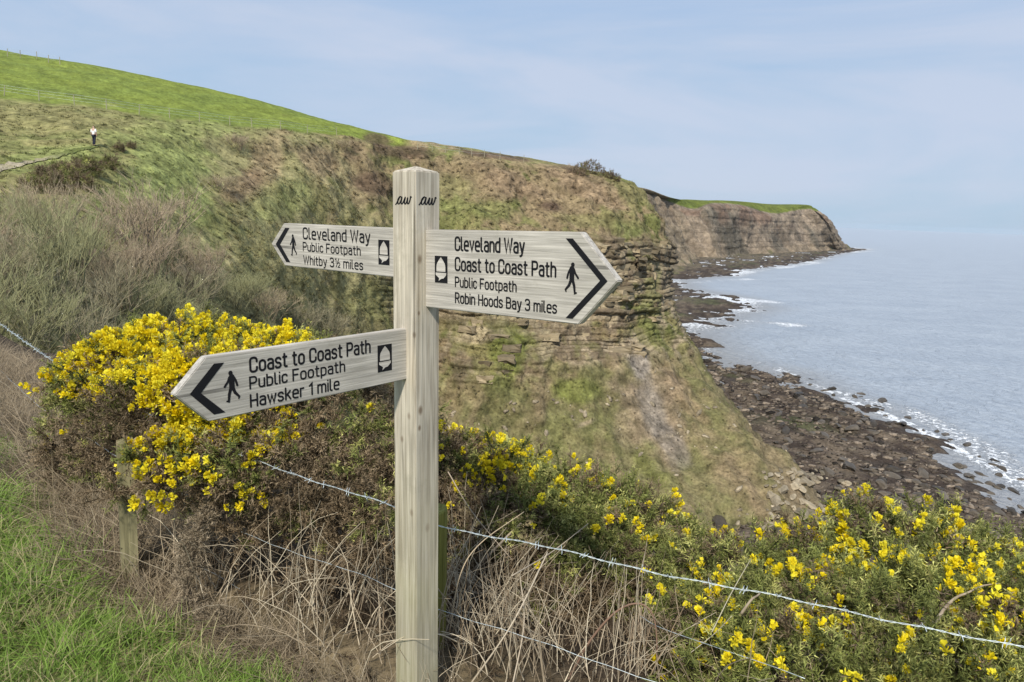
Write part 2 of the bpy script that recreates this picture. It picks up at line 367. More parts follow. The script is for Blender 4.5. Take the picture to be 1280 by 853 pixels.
# talus
tal = sstep(5.9, 6.3, RV) * sstep(3.4, 4.4, CU)
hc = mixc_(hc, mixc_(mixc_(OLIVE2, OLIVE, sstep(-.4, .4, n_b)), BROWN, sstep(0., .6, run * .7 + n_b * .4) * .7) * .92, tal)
sk = noise(np.stack([(al - HP[..., 2] * .55) / 1.1, (al + HP[..., 2]) / 26., al * 0], -1), 131) * .6 + noise(np.stack([(al - HP[..., 2] * .55) / 3.2, (al + HP[..., 2]) / 40., al * 0], -1), 132) * .6
hc = mixc_(hc, BROWN * .95, tal * sstep(.0, .6, sk) * .7); hc = mixc_(hc, OLIVE2 * .9, tal * sstep(.1, .6, -sk) * .4); hc = mixc_(hc, A(.185, .160, .082), tal * .45)
for args, c_, k in [
    ((210, 210, 70, 40, -25), GREEN * 1.12, .95), ((250, 260, 30, 25, -40), GREEN * 1.1, .8), ((190, 165, 120, 14, 0), GREEN * 1.1, .75), ((60, 195, 80, 12, -10), GREEN * 1.15, .9),
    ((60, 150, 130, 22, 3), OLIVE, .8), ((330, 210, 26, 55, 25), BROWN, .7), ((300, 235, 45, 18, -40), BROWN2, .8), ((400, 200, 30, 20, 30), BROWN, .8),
    ((350, 250, 50, 25, -20), GREEN, .5), ((470, 230, 28, 16, 20), SOIL, .8), ((500, 190, 40, 10, 5), SOIL, .8), ((475, 175, 25, 8, 12), SOIL, .8), ((440, 190, 12, 20, -20), SOIL, .5),
    ((620, 195, 60, 4.5, 8), SOIL, .9), ((690, 258, 22, 8, 5), SOIL, .9), ((640, 240, 25, 9, 20), SOIL, .5), ((640, 228, 70, 14, 20), BROWN, .9),
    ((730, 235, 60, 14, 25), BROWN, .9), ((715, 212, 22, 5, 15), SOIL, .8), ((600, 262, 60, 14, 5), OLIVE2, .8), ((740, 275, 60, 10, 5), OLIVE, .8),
    ((780, 285, 30, 9, 20), GREEN, .5), ((560, 240, 30, 30, 0), GREEN, .4), ((640, 440, 26, 36, 20), MOSS, .8), ((720, 490, 36, 18, 0), MOSS, .75), ((580, 360, 20, 30, 0), MOSS, .4), ((470, 370, 40, 30, 0), GREEN, .35),
    ((700, 545, 90, 30, -15), OLIVE2, .35), ((820, 590, 60, 14, 40), MOSS, .45), ((812, 505, 44, 78, -24), A(.225, .175, .115), .8), ((798, 458, 17, 36, -12), SCREE * .86, .9), ((815, 508, 16, 50, -20), SCREE * .8, .75), ((842, 560, 14, 40, -32), SCREE * .75, .6), ((780, 540, 14, 40, -15), A(.2, .16, .1), .5), ((860, 500, 14, 60, -32), BROWN, .6),
    ((930, 600, 60, 30, 40), BROWN, .45), ((1010, 620, 45, 25, 30), ROCK2 * 1.3, .6), ((575, 460, 10, 30, 0), ROCK2, .7), ((815, 370, 14, 60, 0), OLIVE2, .6),
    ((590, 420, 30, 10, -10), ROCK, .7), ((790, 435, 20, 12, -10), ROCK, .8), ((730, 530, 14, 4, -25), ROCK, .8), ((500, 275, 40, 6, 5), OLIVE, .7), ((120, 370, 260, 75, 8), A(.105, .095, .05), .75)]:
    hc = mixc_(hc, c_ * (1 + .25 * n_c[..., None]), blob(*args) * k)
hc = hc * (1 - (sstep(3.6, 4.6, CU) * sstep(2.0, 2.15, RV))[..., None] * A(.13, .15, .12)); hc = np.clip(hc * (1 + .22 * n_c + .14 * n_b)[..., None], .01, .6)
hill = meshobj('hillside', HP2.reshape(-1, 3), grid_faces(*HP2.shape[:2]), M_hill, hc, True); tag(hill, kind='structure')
HN = normals(HP2)
vis = (CU < 9.35) & (RV > 0.9)
_vi = np.argwhere(vis)
def hill_at(px, py):
    d = (pr[..., 0][vis] - px) ** 2 + (pr[..., 1][vis] - py) ** 2
    k = np.argsort(d)[:12]; best = min(k, key=lambda q: HP2[tuple(_vi[q])][1] + d[q] * .5)
    return tuple(_vi[best])
def hill_pt(px, py): return HP2[hill_at(px, py)].copy()

# ---- far headland
def seap(x, y, z=0.0): return SEA(np.float64(x), np.float64(y), z)
HH = [  # skyline, edge, mid face ; foot pixel at sea level
 [(700, 231, 480), (705, 228, 430), (745, 290, 415), (800, 352)],
 [(782, 240, 540), (784, 237, 500), (815, 292, 480), (848, 340)],
 [(804, 243, 640), (806, 240, 590), (832, 290, 572), (860, 330)],
 [(832, 250.5, 780), (832, 250, 690), (850, 288, 678), (870, 323)],
 [(856, 249.5, 900), (866, 261, 740), (876, 292, 735), (888, 321.5)],
 [(888, 252, 960), (889, 254.5, 790), (900, 289, 775), (908, 320.5)],
 [(930, 254, 1060), (928, 257, 860), (938, 290, 845), (945, 318)],
 [(968, 255.5, 1150), (966, 267, 940), (970, 292, 930), (978, 315.5)],
 [(1003, 256.5, 1160), (1000, 262, 1040), (1004, 288, 1015), (1012, 313.5)],
 [(1008, 265, 1300), (1014, 262, 1225), (1029, 280, 1215), (1040, 312.3), 1],
 [(1012, 268, 1300), (1025, 267, 1235), (1042, 288, 1240), (1064, 311.6), 1],
 [(1006, 259, 1500), (1018, 265, 1480), (1036, 288, 1480), (1050, 305), 1],
 [(990, 258, 1800), (1000, 262, 1800), (1018, 282, 1800), (1030, 300), 1],
]
C1 = []
for c in HH:
    ftp = seap(*c[3], 1.2); fd = ftp[1]; P = [PX(c[0][0], c[0][1], max(c[0][2] * EYE / 36, fd + 75)), PX(c[1][0], c[1][1], fd + 52), PX(c[2][0], c[2][1], fd + 30), ftp] if len(c) == 4 else [PX(*p) for p in c[:3]] + [ftp]
    bk = P[0] + np.array([-60, 260, -8.0]); ft = P[-1] + np.array([8.0, -25.0, -7.0])
    m2 = P[2] * .45 + P[3] * .55 + np.array([0, 0, -6.0])
    C1.append([bk, P[0], P[1], P[2], m2, P[3], ft])
C1 = np.array(C1); W1, W2 = cr_weights(len(HH), [12, 40, 40, 44, 40, 44, 44, 40, 40, 30, 26, 10]), cr_weights(7, [5, 16, 60, 40, 34, 6])
GP = np.einsum('ui,vj,ijk->uvk', W1, W2, C1); gr = np.broadcast_to((W2 @ np.arange(7.0))[None], GP.shape[:2]); gu = np.broadcast_to((W1 @ np.arange(float(len(HH))))[:, None], GP.shape[:2])
gN = normals(GP); face = sstep(1.95, 2.3, gr) * (1 - sstep(4.6, 5.3, gr))
ga = gu * 30
GP2 = GP + gN * (fbm(GP / 60., 4, 5) * 5 * face + fbm(GP / 14., 4, 6) * 2.2 * face + noise(np.stack([ga / 6. + GP[..., 2] / 26., GP[..., 2] / 90., ga * 0], -1), 8) * 6 * face)[..., None]
gz = GP2[..., 2] + fbm(GP / 80., 2, 9) * 3; gl = np.floor(gz / 3.4); glr = _h(gl.astype(int), gl.astype(int) * 0, gl.astype(int), 3)
GP2 += gN * ((glr - .5) * 1.5 * face)[..., None]
g_b = fbm(GP / 25., 4, 21); g_c = fbm(GP / 6., 3, 22)
gc = mixc_(A(.250, .205, .158), A(.160, .134, .106), sstep(-.3, .5, g_b + .7 * (glr - .5)))
gc = mixc_(gc, A(.24, .195, .14), sstep(3.6, 4.4, gr) * .6)
gc = mixc_(gc, A(.115, .105, .085), sstep(.2, .5, noise(np.stack([ga / 11. + GP[..., 2] / 40., GP[..., 2] / 90., ga * 0], -1), 44)) * face * .8 * (1 - sstep(8.2, 8.8, gu)))
gc = mixc_(gc, A(.24, .16, .12), sstep(2.0, 2.2, gr) * (1 - sstep(2.4, 3.0, gr)) * sstep(-.2, .4, g_b) * .6)
gc = mixc_(gc, A(.245, .20, .14), (1 - sstep(3.2, 3.6, gu)) * (gr > 1.9) * .6)
gc = mixc_(gc, mixc_(FIELD * .85, FIELD2 * .85, sstep(-.4, .4, g_b)), (1 - sstep(1.96, 2.05, gr + .03 * g_c)) * sstep(2.6, 3.0, gu))
gc = mixc_(gc, A(.22, .18, .11), (1 - sstep(1.96, 2.05, gr)) * (1 - sstep(2.6, 3.0, gu)))
gc = mixc_(gc, A(.11, .12, .05), sstep(4.2, 4.8, gr) * sstep(0, .5, g_b) * .6)
gc = np.clip(gc * A(.86, .83, .78) * (1 + .3 * g_c)[..., None], .01, .6)
tag(meshobj('headland', GP2.reshape(-1, 3), grid_faces(*GP2.shape[:2]), M_far, gc, False), kind='structure')

# ---- shoreline polygon (land side), from the water's edge in the photo
SH = [(1345, 700), (1280, 656), (1244, 637), (1203, 613), (1158, 580), (1145, 556), (1099, 538), (1072, 515), (1017, 496), (972, 469), (926, 460), (888, 446), (868, 425), (862, 412), (895, 400), (918, 391), (945, 383), (915, 372), (878, 365), (850, 360), (846, 350), (880, 346), (905, 345), (925, 338), (960, 333), (1005, 328), (1040, 319), (1082, 311.5)]
shore = [np.array([100., -120]), np.array([95., -10]), np.array([84., 55])] + [seap(*p)[:2] for p in SH] + [np.array([640., 1400]), np.array([520., 2600]), np.array([-700., 3000]), np.array([-700., -120])]
shore = np.array(shore)
def sdf(XY):
    """signed distance to the shoreline, positive on land"""
    sh = XY.shape[:-1]; Q = XY.reshape(-1, 2); best = np.full(len(Q), 1e18); ins = np.zeros(len(Q), bool); n = len(shore)
    for i in range(n):
        a, b = shore[i], shore[(i + 1) % n]; e = b - a; v = Q - a
        t = np.clip((v @ e) / (e @ e), 0, 1); d = v - t[:, None] * e; best = np.minimum(best, (d * d).sum(1))
        c = ((a[1] > Q[:, 1]) != (b[1] > Q[:, 1])); 
        if abs(e[1]) > 1e-9: ins ^= c & (Q[:, 0] < e[0] * (Q[:, 1] - a[1]) / e[1] + a[0])
    return (np.sqrt(best) * np.where(ins, 1, -1)).reshape(sh)
def beach_z(XY, d=None):
    if d is None: d = sdf(XY)
    P3 = np.concatenate([XY, XY[..., :1] * 0], -1)
    r = np.linalg.norm(XY, axis=-1); s = np.clip(r / 150., .7, 6)
    st = np.stack([(XY[..., 0] * .97 + XY[..., 1] * .1) / 2.0, (XY[..., 1]) / 5.5, XY[..., 0] * 0], -1)
    z = np.where(d > 0, .25 + .03 * np.minimum(d, 14) , .25 + .11 * np.maximum(d, -18))
    return z + (fbm(st, 3, 101) * .34 + fbm(P3 / 7., 3, 102) * .45 + fbm(P3 / 24., 2, 103) * .35) * np.clip(s, .8, 1.6)
th = np.radians(np.concatenate([np.linspace(-30, 8, 30, endpoint=False), np.linspace(8, 38, 260), np.linspace(38.4, 75, 30)]))
rr_ = np.concatenate([np.geomspace(40, 85, 20, endpoint=False), np.geomspace(85, 300, 250, endpoint=False), np.geomspace(300, 1700, 120)])
TH, RR = np.meshgrid(th, rr_, indexing='ij'); XY = np.stack([np.sin(TH) * RR, np.cos(TH) * RR], -1)
bd_ = sdf(XY); bz = beach_z(XY, bd_); bP = np.concatenate([XY, bz[..., None]], -1)
b1 = fbm(bP / 3.0, 4, 111); b2 = fbm(bP / 18., 3, 112)
bc = mixc_(A(.062, .047, .037), A(.110, .086, .062), sstep(-.3, .6, b1)); bc = mixc_(bc, A(.07, .078, .035), sstep(.1, .5, b2) * .7 * sstep(6, 16, bd_))
bc = mixc_(bc, A(.14, .115, .08), sstep(20, 38, bd_ + 4 * b2) * .7); bc = mixc_(bc, A(.055, .045, .038), 1 - sstep(.1, .45, bz))
tag(meshobj('beach', bP.reshape(-1, 3), grid_faces(*bP.shape[:2]), M_beach, np.clip(bc * (1 + .3 * b1)[..., None], .01, .5), True), kind='structure')

# ---- sea
th = np.radians(np.concatenate([np.linspace(-60, 8, 24, endpoint=False), np.linspace(8, 38, 230), np.linspace(38.5, 100, 40)]))
rr_ = np.concatenate([np.geomspace(30, 85, 14, endpoint=False), np.geomspace(85, 320, 200, endpoint=False), np.geomspace(320, 1800, 110, endpoint=False), np.geomspace(1800, 22600, 40)])
TH, RR = np.meshgrid(th, rr_, indexing='ij'); XY = np.stack([np.sin(TH) * RR, np.cos(TH) * RR], -1)
sdist = sdf(XY); P3 = np.concatenate([XY, XY[..., :1] * 0], -1)
near = np.exp(-RR / 900.)
# swell running in parallel to the shore
ph = -sdist / 15.0 * 2 * math.pi + fbm(P3 / 45., 3, 201) * 3.0
sw = np.where(sdist < 0, np.sin(ph) * .16 * sstep(2, 30, -sdist), 0) * near
sz = sw + fbm(P3 / 9., 2, 202) * .05 * near
chp = fbm(P3 / 4., 3, 203); big = fbm(P3 / 30., 3, 204)
fo = np.exp(-np.clip(-sdist - 1, 0, 1e4) / (3.0 * (RR / 120.) ** .9)) * (0.6 + .75 * sstep(-.35, .45, big))
crest = sstep(.93, .995, np.sin(ph)) * sstep(6, 14, -sdist) * (1 - sstep(45, 90, -sdist)) * sstep(.15, .5, fbm(P3 / 22., 2, 205)) * .8
# surf lines in the little bay behind the promontory
surf = 0
for (ax, ay, bx, by, wd) in [(862, 366, 965, 378, 8), (870, 413, 940, 402, 7), (905, 402, 985, 406, 8), (930, 341, 1020, 329, 9), (850, 354, 930, 349, 9), (975, 463, 1040, 490, 2.5), (1055, 498, 1135, 530, 2.2), (1150, 538, 1270, 600, 2.2)]:
    a, b = seap(ax, ay)[:2], seap(bx, by)[:2]; e = b - a; t = np.clip(((XY - a) @ e) / (e @ e), 0, 1); dd = np.linalg.norm(XY - a - t[..., None] * e, axis=-1)
    surf = np.maximum(surf, np.exp(-(dd / wd) ** 2) * (.78 + .5 * big + .25 * chp))
nr = 1 - sstep(190, 260, RR); fo = fo * (1 - .8 * nr) + nr * np.exp(-((-sdist - 10 - 4 * big) / 4.5) ** 2) * (.12 + .62 * sstep(-.3, .45, big + .5 * chp)) * (sdist < 0)
foam = np.clip(np.maximum(fo, surf), 0, 1.2)
m = mesh_data('sea', np.concatenate([XY, sz[..., None]], -1).reshape(-1, 3), grid_faces(*XY.shape[:2]), None, np.stack([foam, sstep(0, 25, -sdist), np.clip(RR / 4000., 0, 1)], -1), True)
t = NT('sea_water'); v = t.coord()
ac = t.attr('col'); sp = t.n('SeparateColor'); t.l(ac.outputs['Color'], sp.inputs[0])
n1 = t.math('ADD', t.noise(1.6, 5, t.coord((.32, .2, .3)), .7, .4), t.math('MULTIPLY', t.noise(.55, 4, t.coord((.25, .09, .3)), .6, .8), 1.6)); n2 = t.noise(.9, 6, t.coord((1, .8, 1)), .65); n3 = t.noise(.05, 3, t.coord((.6, 1, 1)), .5)
fm = t.math('MULTIPLY', sp.outputs[0], t.rng(n2, .34, .66, 0.0, 1.9)); fm = t.rng(fm, .5, .85, 0, 1)
wc = t.mix(t.rng(n3, .3, .7, 0, 1), (.315, .355, .405), (.37, .41, .455)); wc = t.mix(sp.outputs[1], (.29, .295, .30), wc)
t.base(t.mix(fm, wc, (.80, .82, .84))); t.b.inputs['IOR'].default_value = 1.33; t.b.inputs['Specular IOR Level'].default_value = .5
t.l(t.rng(fm, 0, 1, .42, .8), t.b.inputs['Roughness'])
bp = t.n('Bump'); bp.inputs['Strength'].default_value = 1.0; bp.inputs['Distance'].default_value = 1.4; t.l(t.math('ADD', n1, t.math('MULTIPLY', fm, .2)), bp.inputs['Height']); t.l(bp.outputs[0], t.b.inputs['Normal'])
m.materials.append(t.m)
tag(link('sea', m), kind='structure')

# ---- near bank: verge, fence line and the drop beyond it (heights relative to the eye)
FEN = np.array([(12., -1.2), (6.0, .35), (3.0, 1.12), (1.23, 1.78), (-.24, 2.52), (-1.83, 3.45), (-4.7, 6.75), (-8., 9.2), (-14., 12.), (-34., 17.)])
def fdist(X, Y):
    Q = np.stack([X, Y], -1).reshape(-1, 2); best = np.full(len(Q), 1e9); sg = np.ones(len(Q))
    for a, b in zip(FEN[:-1], FEN[1:]):
        e = b - a; t_ = np.clip(((Q - a) @ e) / (e @ e), 0, 1); d = Q - a - t_[:, None] * e; l = np.sqrt((d * d).sum(1))
        s_ = e[1] * d[:, 0] - e[0] * d[:, 1]; u = l < best; best[u] = l[u]; sg[u] = np.sign(s_[u])
    return (best * sg).reshape(X.shape)
def bank_z(X, Y):
    X = np.asarray(X, float); Y = np.asarray(Y, float); d = fdist(X, Y); P3 = np.stack([X, Y, X * 0], -1)
    steep = 1.0 - .3 * sstep(-2.5, -9, X)
    z = np.where(d < 0, -1.66 + .03 * np.maximum(d, -6), -1.66 - .22 * d - (steep - .22) * np.maximum(d - 1.5, 0))
    z = np.maximum(z, -38)
    return EYE + z + fbm(P3 / 1.1, 3, 301) * .05 * (1 + np.clip(d, 0, 3)) + fbm(P3 / .28, 2, 302) * .02
gx = np.concatenate([np.linspace(-34, -7, 50, endpoint=False), np.linspace(-7, 5, 150, endpoint=False), np.linspace(5, 40, 40)])
gy = np.concatenate([np.linspace(-14, -1, 20, endpoint=False), np.linspace(-1, 9, 120, endpoint=False), np.linspace(9, 60, 90)])
X, Y = np.meshgrid(gx, gy, indexing='ij'); Z = bank_z(X, Y); d = fdist(X, Y); P3 = np.stack([X, Y, Z], -1)
k1 = fbm(P3 / .5, 4, 311)
kc = mixc_(A(.12, .14, .04), A(.20, .155, .09), sstep(-1.1, -.2, d + .3 * k1)); kc = mixc_(kc, A(.060, .044, .030), sstep(-.3, .3, d + .2 * k1))
kc = np.clip(kc * (1 + .3 * k1)[..., None], .01, .4)
tag(meshobj('ground', P3.reshape(-1, 3), grid_faces(*X.shape), M_bank, kc, True), kind='structure')
# ==PART3==
# ------------------------------------------------------------------ fingerpost
yaw, tly, tlx = 0.877687691, -1.52696464e-02, -5.05e-04
Mp = Matrix.Rotation(tly, 3, 'Y') @ Matrix.Rotation(tlx, 3, 'X') @ Matrix.Rotation(yaw, 3, 'Z')
BASE = 1.70
post_root = empty('fingerpost')
post_root.matrix_world = Matrix.Translation(Vector((-0.300565645, 2.24598802, EYE)) + Mp @ Vector((0, 0, -BASE))) @ Mp.to_4x4()
tag(post_root, 'pale weathered timber fingerpost with three pointed direction boards beside the fence', 'signpost')
M_post = wood_mat('post_timber', (.335, .285, .215), (.565, .51, .415), 2, green=0.6,
    knots=[((-.030, -.051, -.60), .012, .8), ((-.034, -.051, -.655), .008, .8), ((-.05, -.044, -.365), .008, .7), ((-.032, -.051, -.14), .011, .7), ((-.051, .012, -.70), .009, .6), ((-.051, -.02, -.62), .009, .5), ((-.036, -.051, -.30), .006, .8), ((-.051, -.03, -.93), .010, .5), ((.0, -.051, -.99), .012, .35)], fr=58)
M_board = wood_mat('board_timber', (.335, .31, .27), (.52, .485, .43), 0, fr=85)
M_acorn = wood_mat('acorn_timber', (.40, .365, .32), (.56, .53, .48), 0)
h = .05; zt = .115; bm = bmesh.new()
vs = [bm.verts.new(p) for p in [(-h, -h, -1.78), (h, -h, -1.78), (h, h, -1.78), (-h, h, -1.78), (-h, -h, zt), (h, -h, zt), (h, h, zt), (-h, h, zt), (0, 0, zt + .017)]]
for f_ in [(3, 2, 1, 0), (0, 1, 5, 4), (1, 2, 6, 5), (2, 3, 7, 6), (3, 0, 4, 7), (4, 5, 8), (5, 6, 8), (6, 7, 8), (7, 4, 8)]: bm.faces.new([vs[i] for i in f_])
bmesh.ops.bevel(bm, geom=[e for e in bm.edges], offset=.003, segments=2, affect='EDGES')
post = bm_obj('post', bm, M_post, post_root); post.location = (0, 0, BASE)

def fillet(P, r0):
    """P: (x, y[, r]) corners -> polyline with rounded corners"""
    o = [np.array(P[0][:2], float)]
    for i in range(1, len(P) - 1):
        a, b, c = (np.array(P[k][:2], float) for k in (i - 1, i, i + 1)); r = P[i][2] if len(P[i]) > 2 else r0
        u, v = a - b, c - b; lu, lv = np.linalg.norm(u), np.linalg.norm(v); u /= lu; v /= lv
        lim = lambda l, end: l if end else l * .5
        k = min(r, lim(lu, i == 1), lim(lv, i == len(P) - 2))
        if k < 1e-4: o.append(b); continue
        p, q = b + u * k, b + v * k
        for t_ in np.linspace(0, 1, 6): # blend of quadratic curve and circle-like bulge
            w0 = .5523
            o.append((1 - t_) ** 3 * p + 3 * (1 - t_) ** 2 * t_ * (p + (b - p) * w0) + 3 * (1 - t_) * t_ ** 2 * (q + (b - q) * w0) + t_ ** 3 * q)
    o.append(np.array(P[-1][:2], float)); return np.array(o)
def ribbon(P, wd, capn=5):
    """flat stroke with round ends -> verts 2d, ngon-free quads/tris"""
    P = np.asarray(P, float); keep = [0] + [i for i in range(1, len(P)) if np.linalg.norm(P[i] - P[i - 1]) > 1e-6]; P = P[keep]
    wd = np.broadcast_to(np.asarray(wd, float), (len(P),)) if np.ndim(wd) == 0 else np.asarray(wd, float)
    T = np.diff(P, axis=0); T /= np.linalg.norm(T, axis=1, keepdims=True); Nl = np.stack([-T[:, 1], T[:, 0]], 1)
    off = []
    for i in range(len(P)):
        if i == 0: m_ = Nl[0]
        elif i == len(P) - 1: m_ = Nl[-1]
        else:
            m_ = Nl[i - 1] + Nl[i]; m_ /= np.linalg.norm(m_) + 1e-9; m_ /= max(.45, m_ @ Nl[i])
        off.append(m_)
    off = np.array(off); V = list(np.concatenate([P + off * wd[:, None] / 2, P - off * wd[:, None] / 2])); n = len(P); F = [(i, i + n, i + n + 1, i + 1) for i in range(n - 1)]
    for end, tdir, nl in ((0, -T[0], Nl[0]), (n - 1, T[-1], Nl[-1])):
        c = P[end]; r = wd[end] / 2; V.append(c); ci = len(V) - 1; prev = end
        for q in range(1, capn + 1):
            a = math.pi * q / capn; V.append(c + r * (nl * math.cos(a) + tdir * math.sin(a))); F.append((ci, prev, len(V) - 1, len(V) - 1)); prev = len(V) - 1
    return np.array(V), F
X_ = .72
G = {' ': (.30, []), 'C': (.48, [[(.48, .70), (.48, 1), (0, 1), (0, 0), (.48, 0), (.48, .30)]]), 'l': (.15, [[(0, 1), (0, 0), (.15, 0)]]),
 'e': (.41, [[(0, .37), (.41, .37, 0), (.41, X_), (0, X_), (0, 0), (.38, 0)]]), 'v': (.40, [[(0, X_), (.20, 0, 0), (.40, X_)]]),
 'a': (.39, [[(.03, .66), (.06, X_, .05), (.39, X_), (.39, 0)], [(.39, .43), (0, .43), (0, 0), (.39, 0)]]), 'n': (.39, [[(0, X_), (0, 0)], [(0, .5), (0, X_), (.39, X_), (.39, 0)]]),
 'd': (.40, [[(.40, 1), (.40, 0)], [(.40, X_), (0, X_), (0, 0), (.40, 0)]]), 'W': (.74, [[(0, 1), (.18, 0, 0), (.37, .95, 0), (.56, 0, 0), (.74, 1)]]),
 'y': (.40, [[(0, X_), (.205, .02)], [(.40, X_), (.17, -.24), (.03, -.24)]]), 'o': (.41, [[(.2, X_), (0, X_), (0, 0), (.41, 0), (.41, X_), (.2, X_)]]),
 's': (.37, [[(.36, .60), (.34, X_), (0, X_), (0, .38), (.37, .35), (.37, 0), (0, 0), (0, .11)]]), 't': (.27, [[(.10, .94), (.10, 0), (.27, 0)], [(0, X_), (.26, X_)]]),
 'P': (.46, [[(0, 0), (0, 1, 0), (.46, 1), (.46, .45), (0, .45)]]), 'h': (.39, [[(0, 1), (0, 0)], [(0, .5), (0, X_), (.39, X_), (.39, 0)]]),
 'u': (.39, [[(0, X_), (0, 0), (.39, 0), (.39, .3)], [(.39, X_), (.39, 0)]]), 'b': (.40, [[(0, 1), (0, 0)], [(0, X_), (.40, X_), (.40, 0), (0, 0)]]),
 'i': (.0, [[(0, X_), (0, 0)], [(0, .985), (0, .975)]]), 'c': (.36, [[(.36, .58), (.36, X_), (0, X_), (0, 0), (.36, 0), (.36, .14)]]), 'F': (.42, [[(0, 0), (0, 1, 0), (.42, 1)], [(0, .52), (.36, .52)]]),
 'p': (.40, [[(0, X_), (0, -.24)], [(0, X_), (.40, X_), (.40, 0), (0, 0)]]), 'R': (.48, [[(0, 0), (0, 1, 0), (.46, 1), (.46, .46), (0, .46)], [(.25, .46), (.48, 0)]]),
 'H': (.48, [[(0, 0), (0, 1)], [(.48, 0), (.48, 1)], [(0, .52), (.48, .52)]]), 'B': (.48, [[(0, 0), (0, 1, 0), (.45, 1), (.45, .53), (0, .53)], [(0, .53), (.48, .53), (.48, 0), (0, 0)]]),
 '3': (.46, [[(0, .85), (0, 1), (.44, 1), (.44, .53), (.16, .53)], [(.2, .53), (.46, .53), (.46, 0), (0, 0), (0, .15)]]), 'm': (.66, [[(0, X_), (0, 0)], [(0, .5), (0, X_), (.33, X_), (.33, 0)], [(.33, .5), (.33, X_), (.66, X_), (.66, 0)]]),
 'k': (.38, [[(0, 1), (0, 0)], [(.35, X_), (0, .27)], [(.14, .44), (.38, 0)]]), 'w': (.60, [[(0, X_), (.15, 0, 0), (.30, .66, 0), (.45, 0, 0), (.60, X_)]]),
 'r': (.25, [[(0, X_), (0, 0)], [(0, .45), (0, X_), (.25, X_)]]), '1': (.20, [[(0, .80), (.20, 1, 0), (.20, 0)]]),
 '#': (.62, [[(0, .90), (.12, 1, 0), (.12, .46)], [(.12, .0), (.48, 1.0)], [(.36, .42), (.36, .54, .12), (.62, .54, .12), (.62, .30, .10), (.36, 0, 0), (.63, 0)]])}
def text_strokes(s):
    x = 0; o = []
    for ch in s:
        w_, st = G[ch]; wd = .11 if ch == '#' else .165
        for p in st:
            o.append((fillet([(q[0] + x, *q[1:]) for q in p], .20 if ch not in 'ltyfr' else .12), wd))
        x += w_ + (.0 if ch == ' ' else .205)
    return o, x - .205
def flat(name, pieces, mat, parent, yoff):
    """pieces: list of (V2d, F) in board coordinates (s, up); each a hair prouder than the last"""
    V, F, n = [], [], 0
    for q, (v, f) in enumerate(pieces):
        V.append(np.stack([v[:, 0], np.full(len(v), yoff * (1 + .02 * (q % 9))), v[:, 1]], 1)); F += [[i + n for i in g] for g in f]; n += len(v)
    m_ = bpy.data.meshes.new(name); F2 = [list(dict.fromkeys(g)) for g in F]; m_.from_pydata(np.concatenate(V).tolist(), [], F2); m_.validate(); m_.materials.append(mat); return link(name, m_, parent)
def poly(P): return np.array(P, float), [tuple(range(len(P)))]
WALK = [([(.0, 0.93), (.0, 0.925)], .145), ([(-.03, .80), (-.03, .46)], .19), ([(-.10, .79), (-.17, .66), (-.215, .50)], .075), ([(.05, .79), (.10, .66), (.215, .515)], .075),
        ([(-.055, .46), (-.13, .27), (-.27, .12), (-.25, .06)], [.115, .10, .07, .05]), ([(.0, .46), (.07, .25), (.10, .02), (.16, .035)], [.115, .10, .075, .05])]
def walker(cx, cy, H, flip, sx):
    o = []
    for P, wd in WALK:
        p = np.array(P, float); v, f = ribbon(p, np.array(wd) if isinstance(wd, list) else wd, 8); v = v * np.array([flip * sx, 1]) * H + np.array([cx, cy]); o.append((v, f))
    return o
def acorn(cx, cy, wd, ht):
    k = lambda L: poly([(cx + x * wd / 2, cy + y * ht / 2) for x, y in L])
    top = [(0, .90), (.30, .70), (.62, .42), (.70, .2), (.70, -.17), (-.70, -.17), (-.70, .2), (-.62, .42), (-.30, .70)]
    cup = [(-.84, -.25), (.84, -.25), (.80, -.42), (.40, -.66), (.02, -.70), (-.38, -.88), (-.28, -.66), (-.60, -.52), (-.82, -.42)]
    return [k(top), k(cup)]
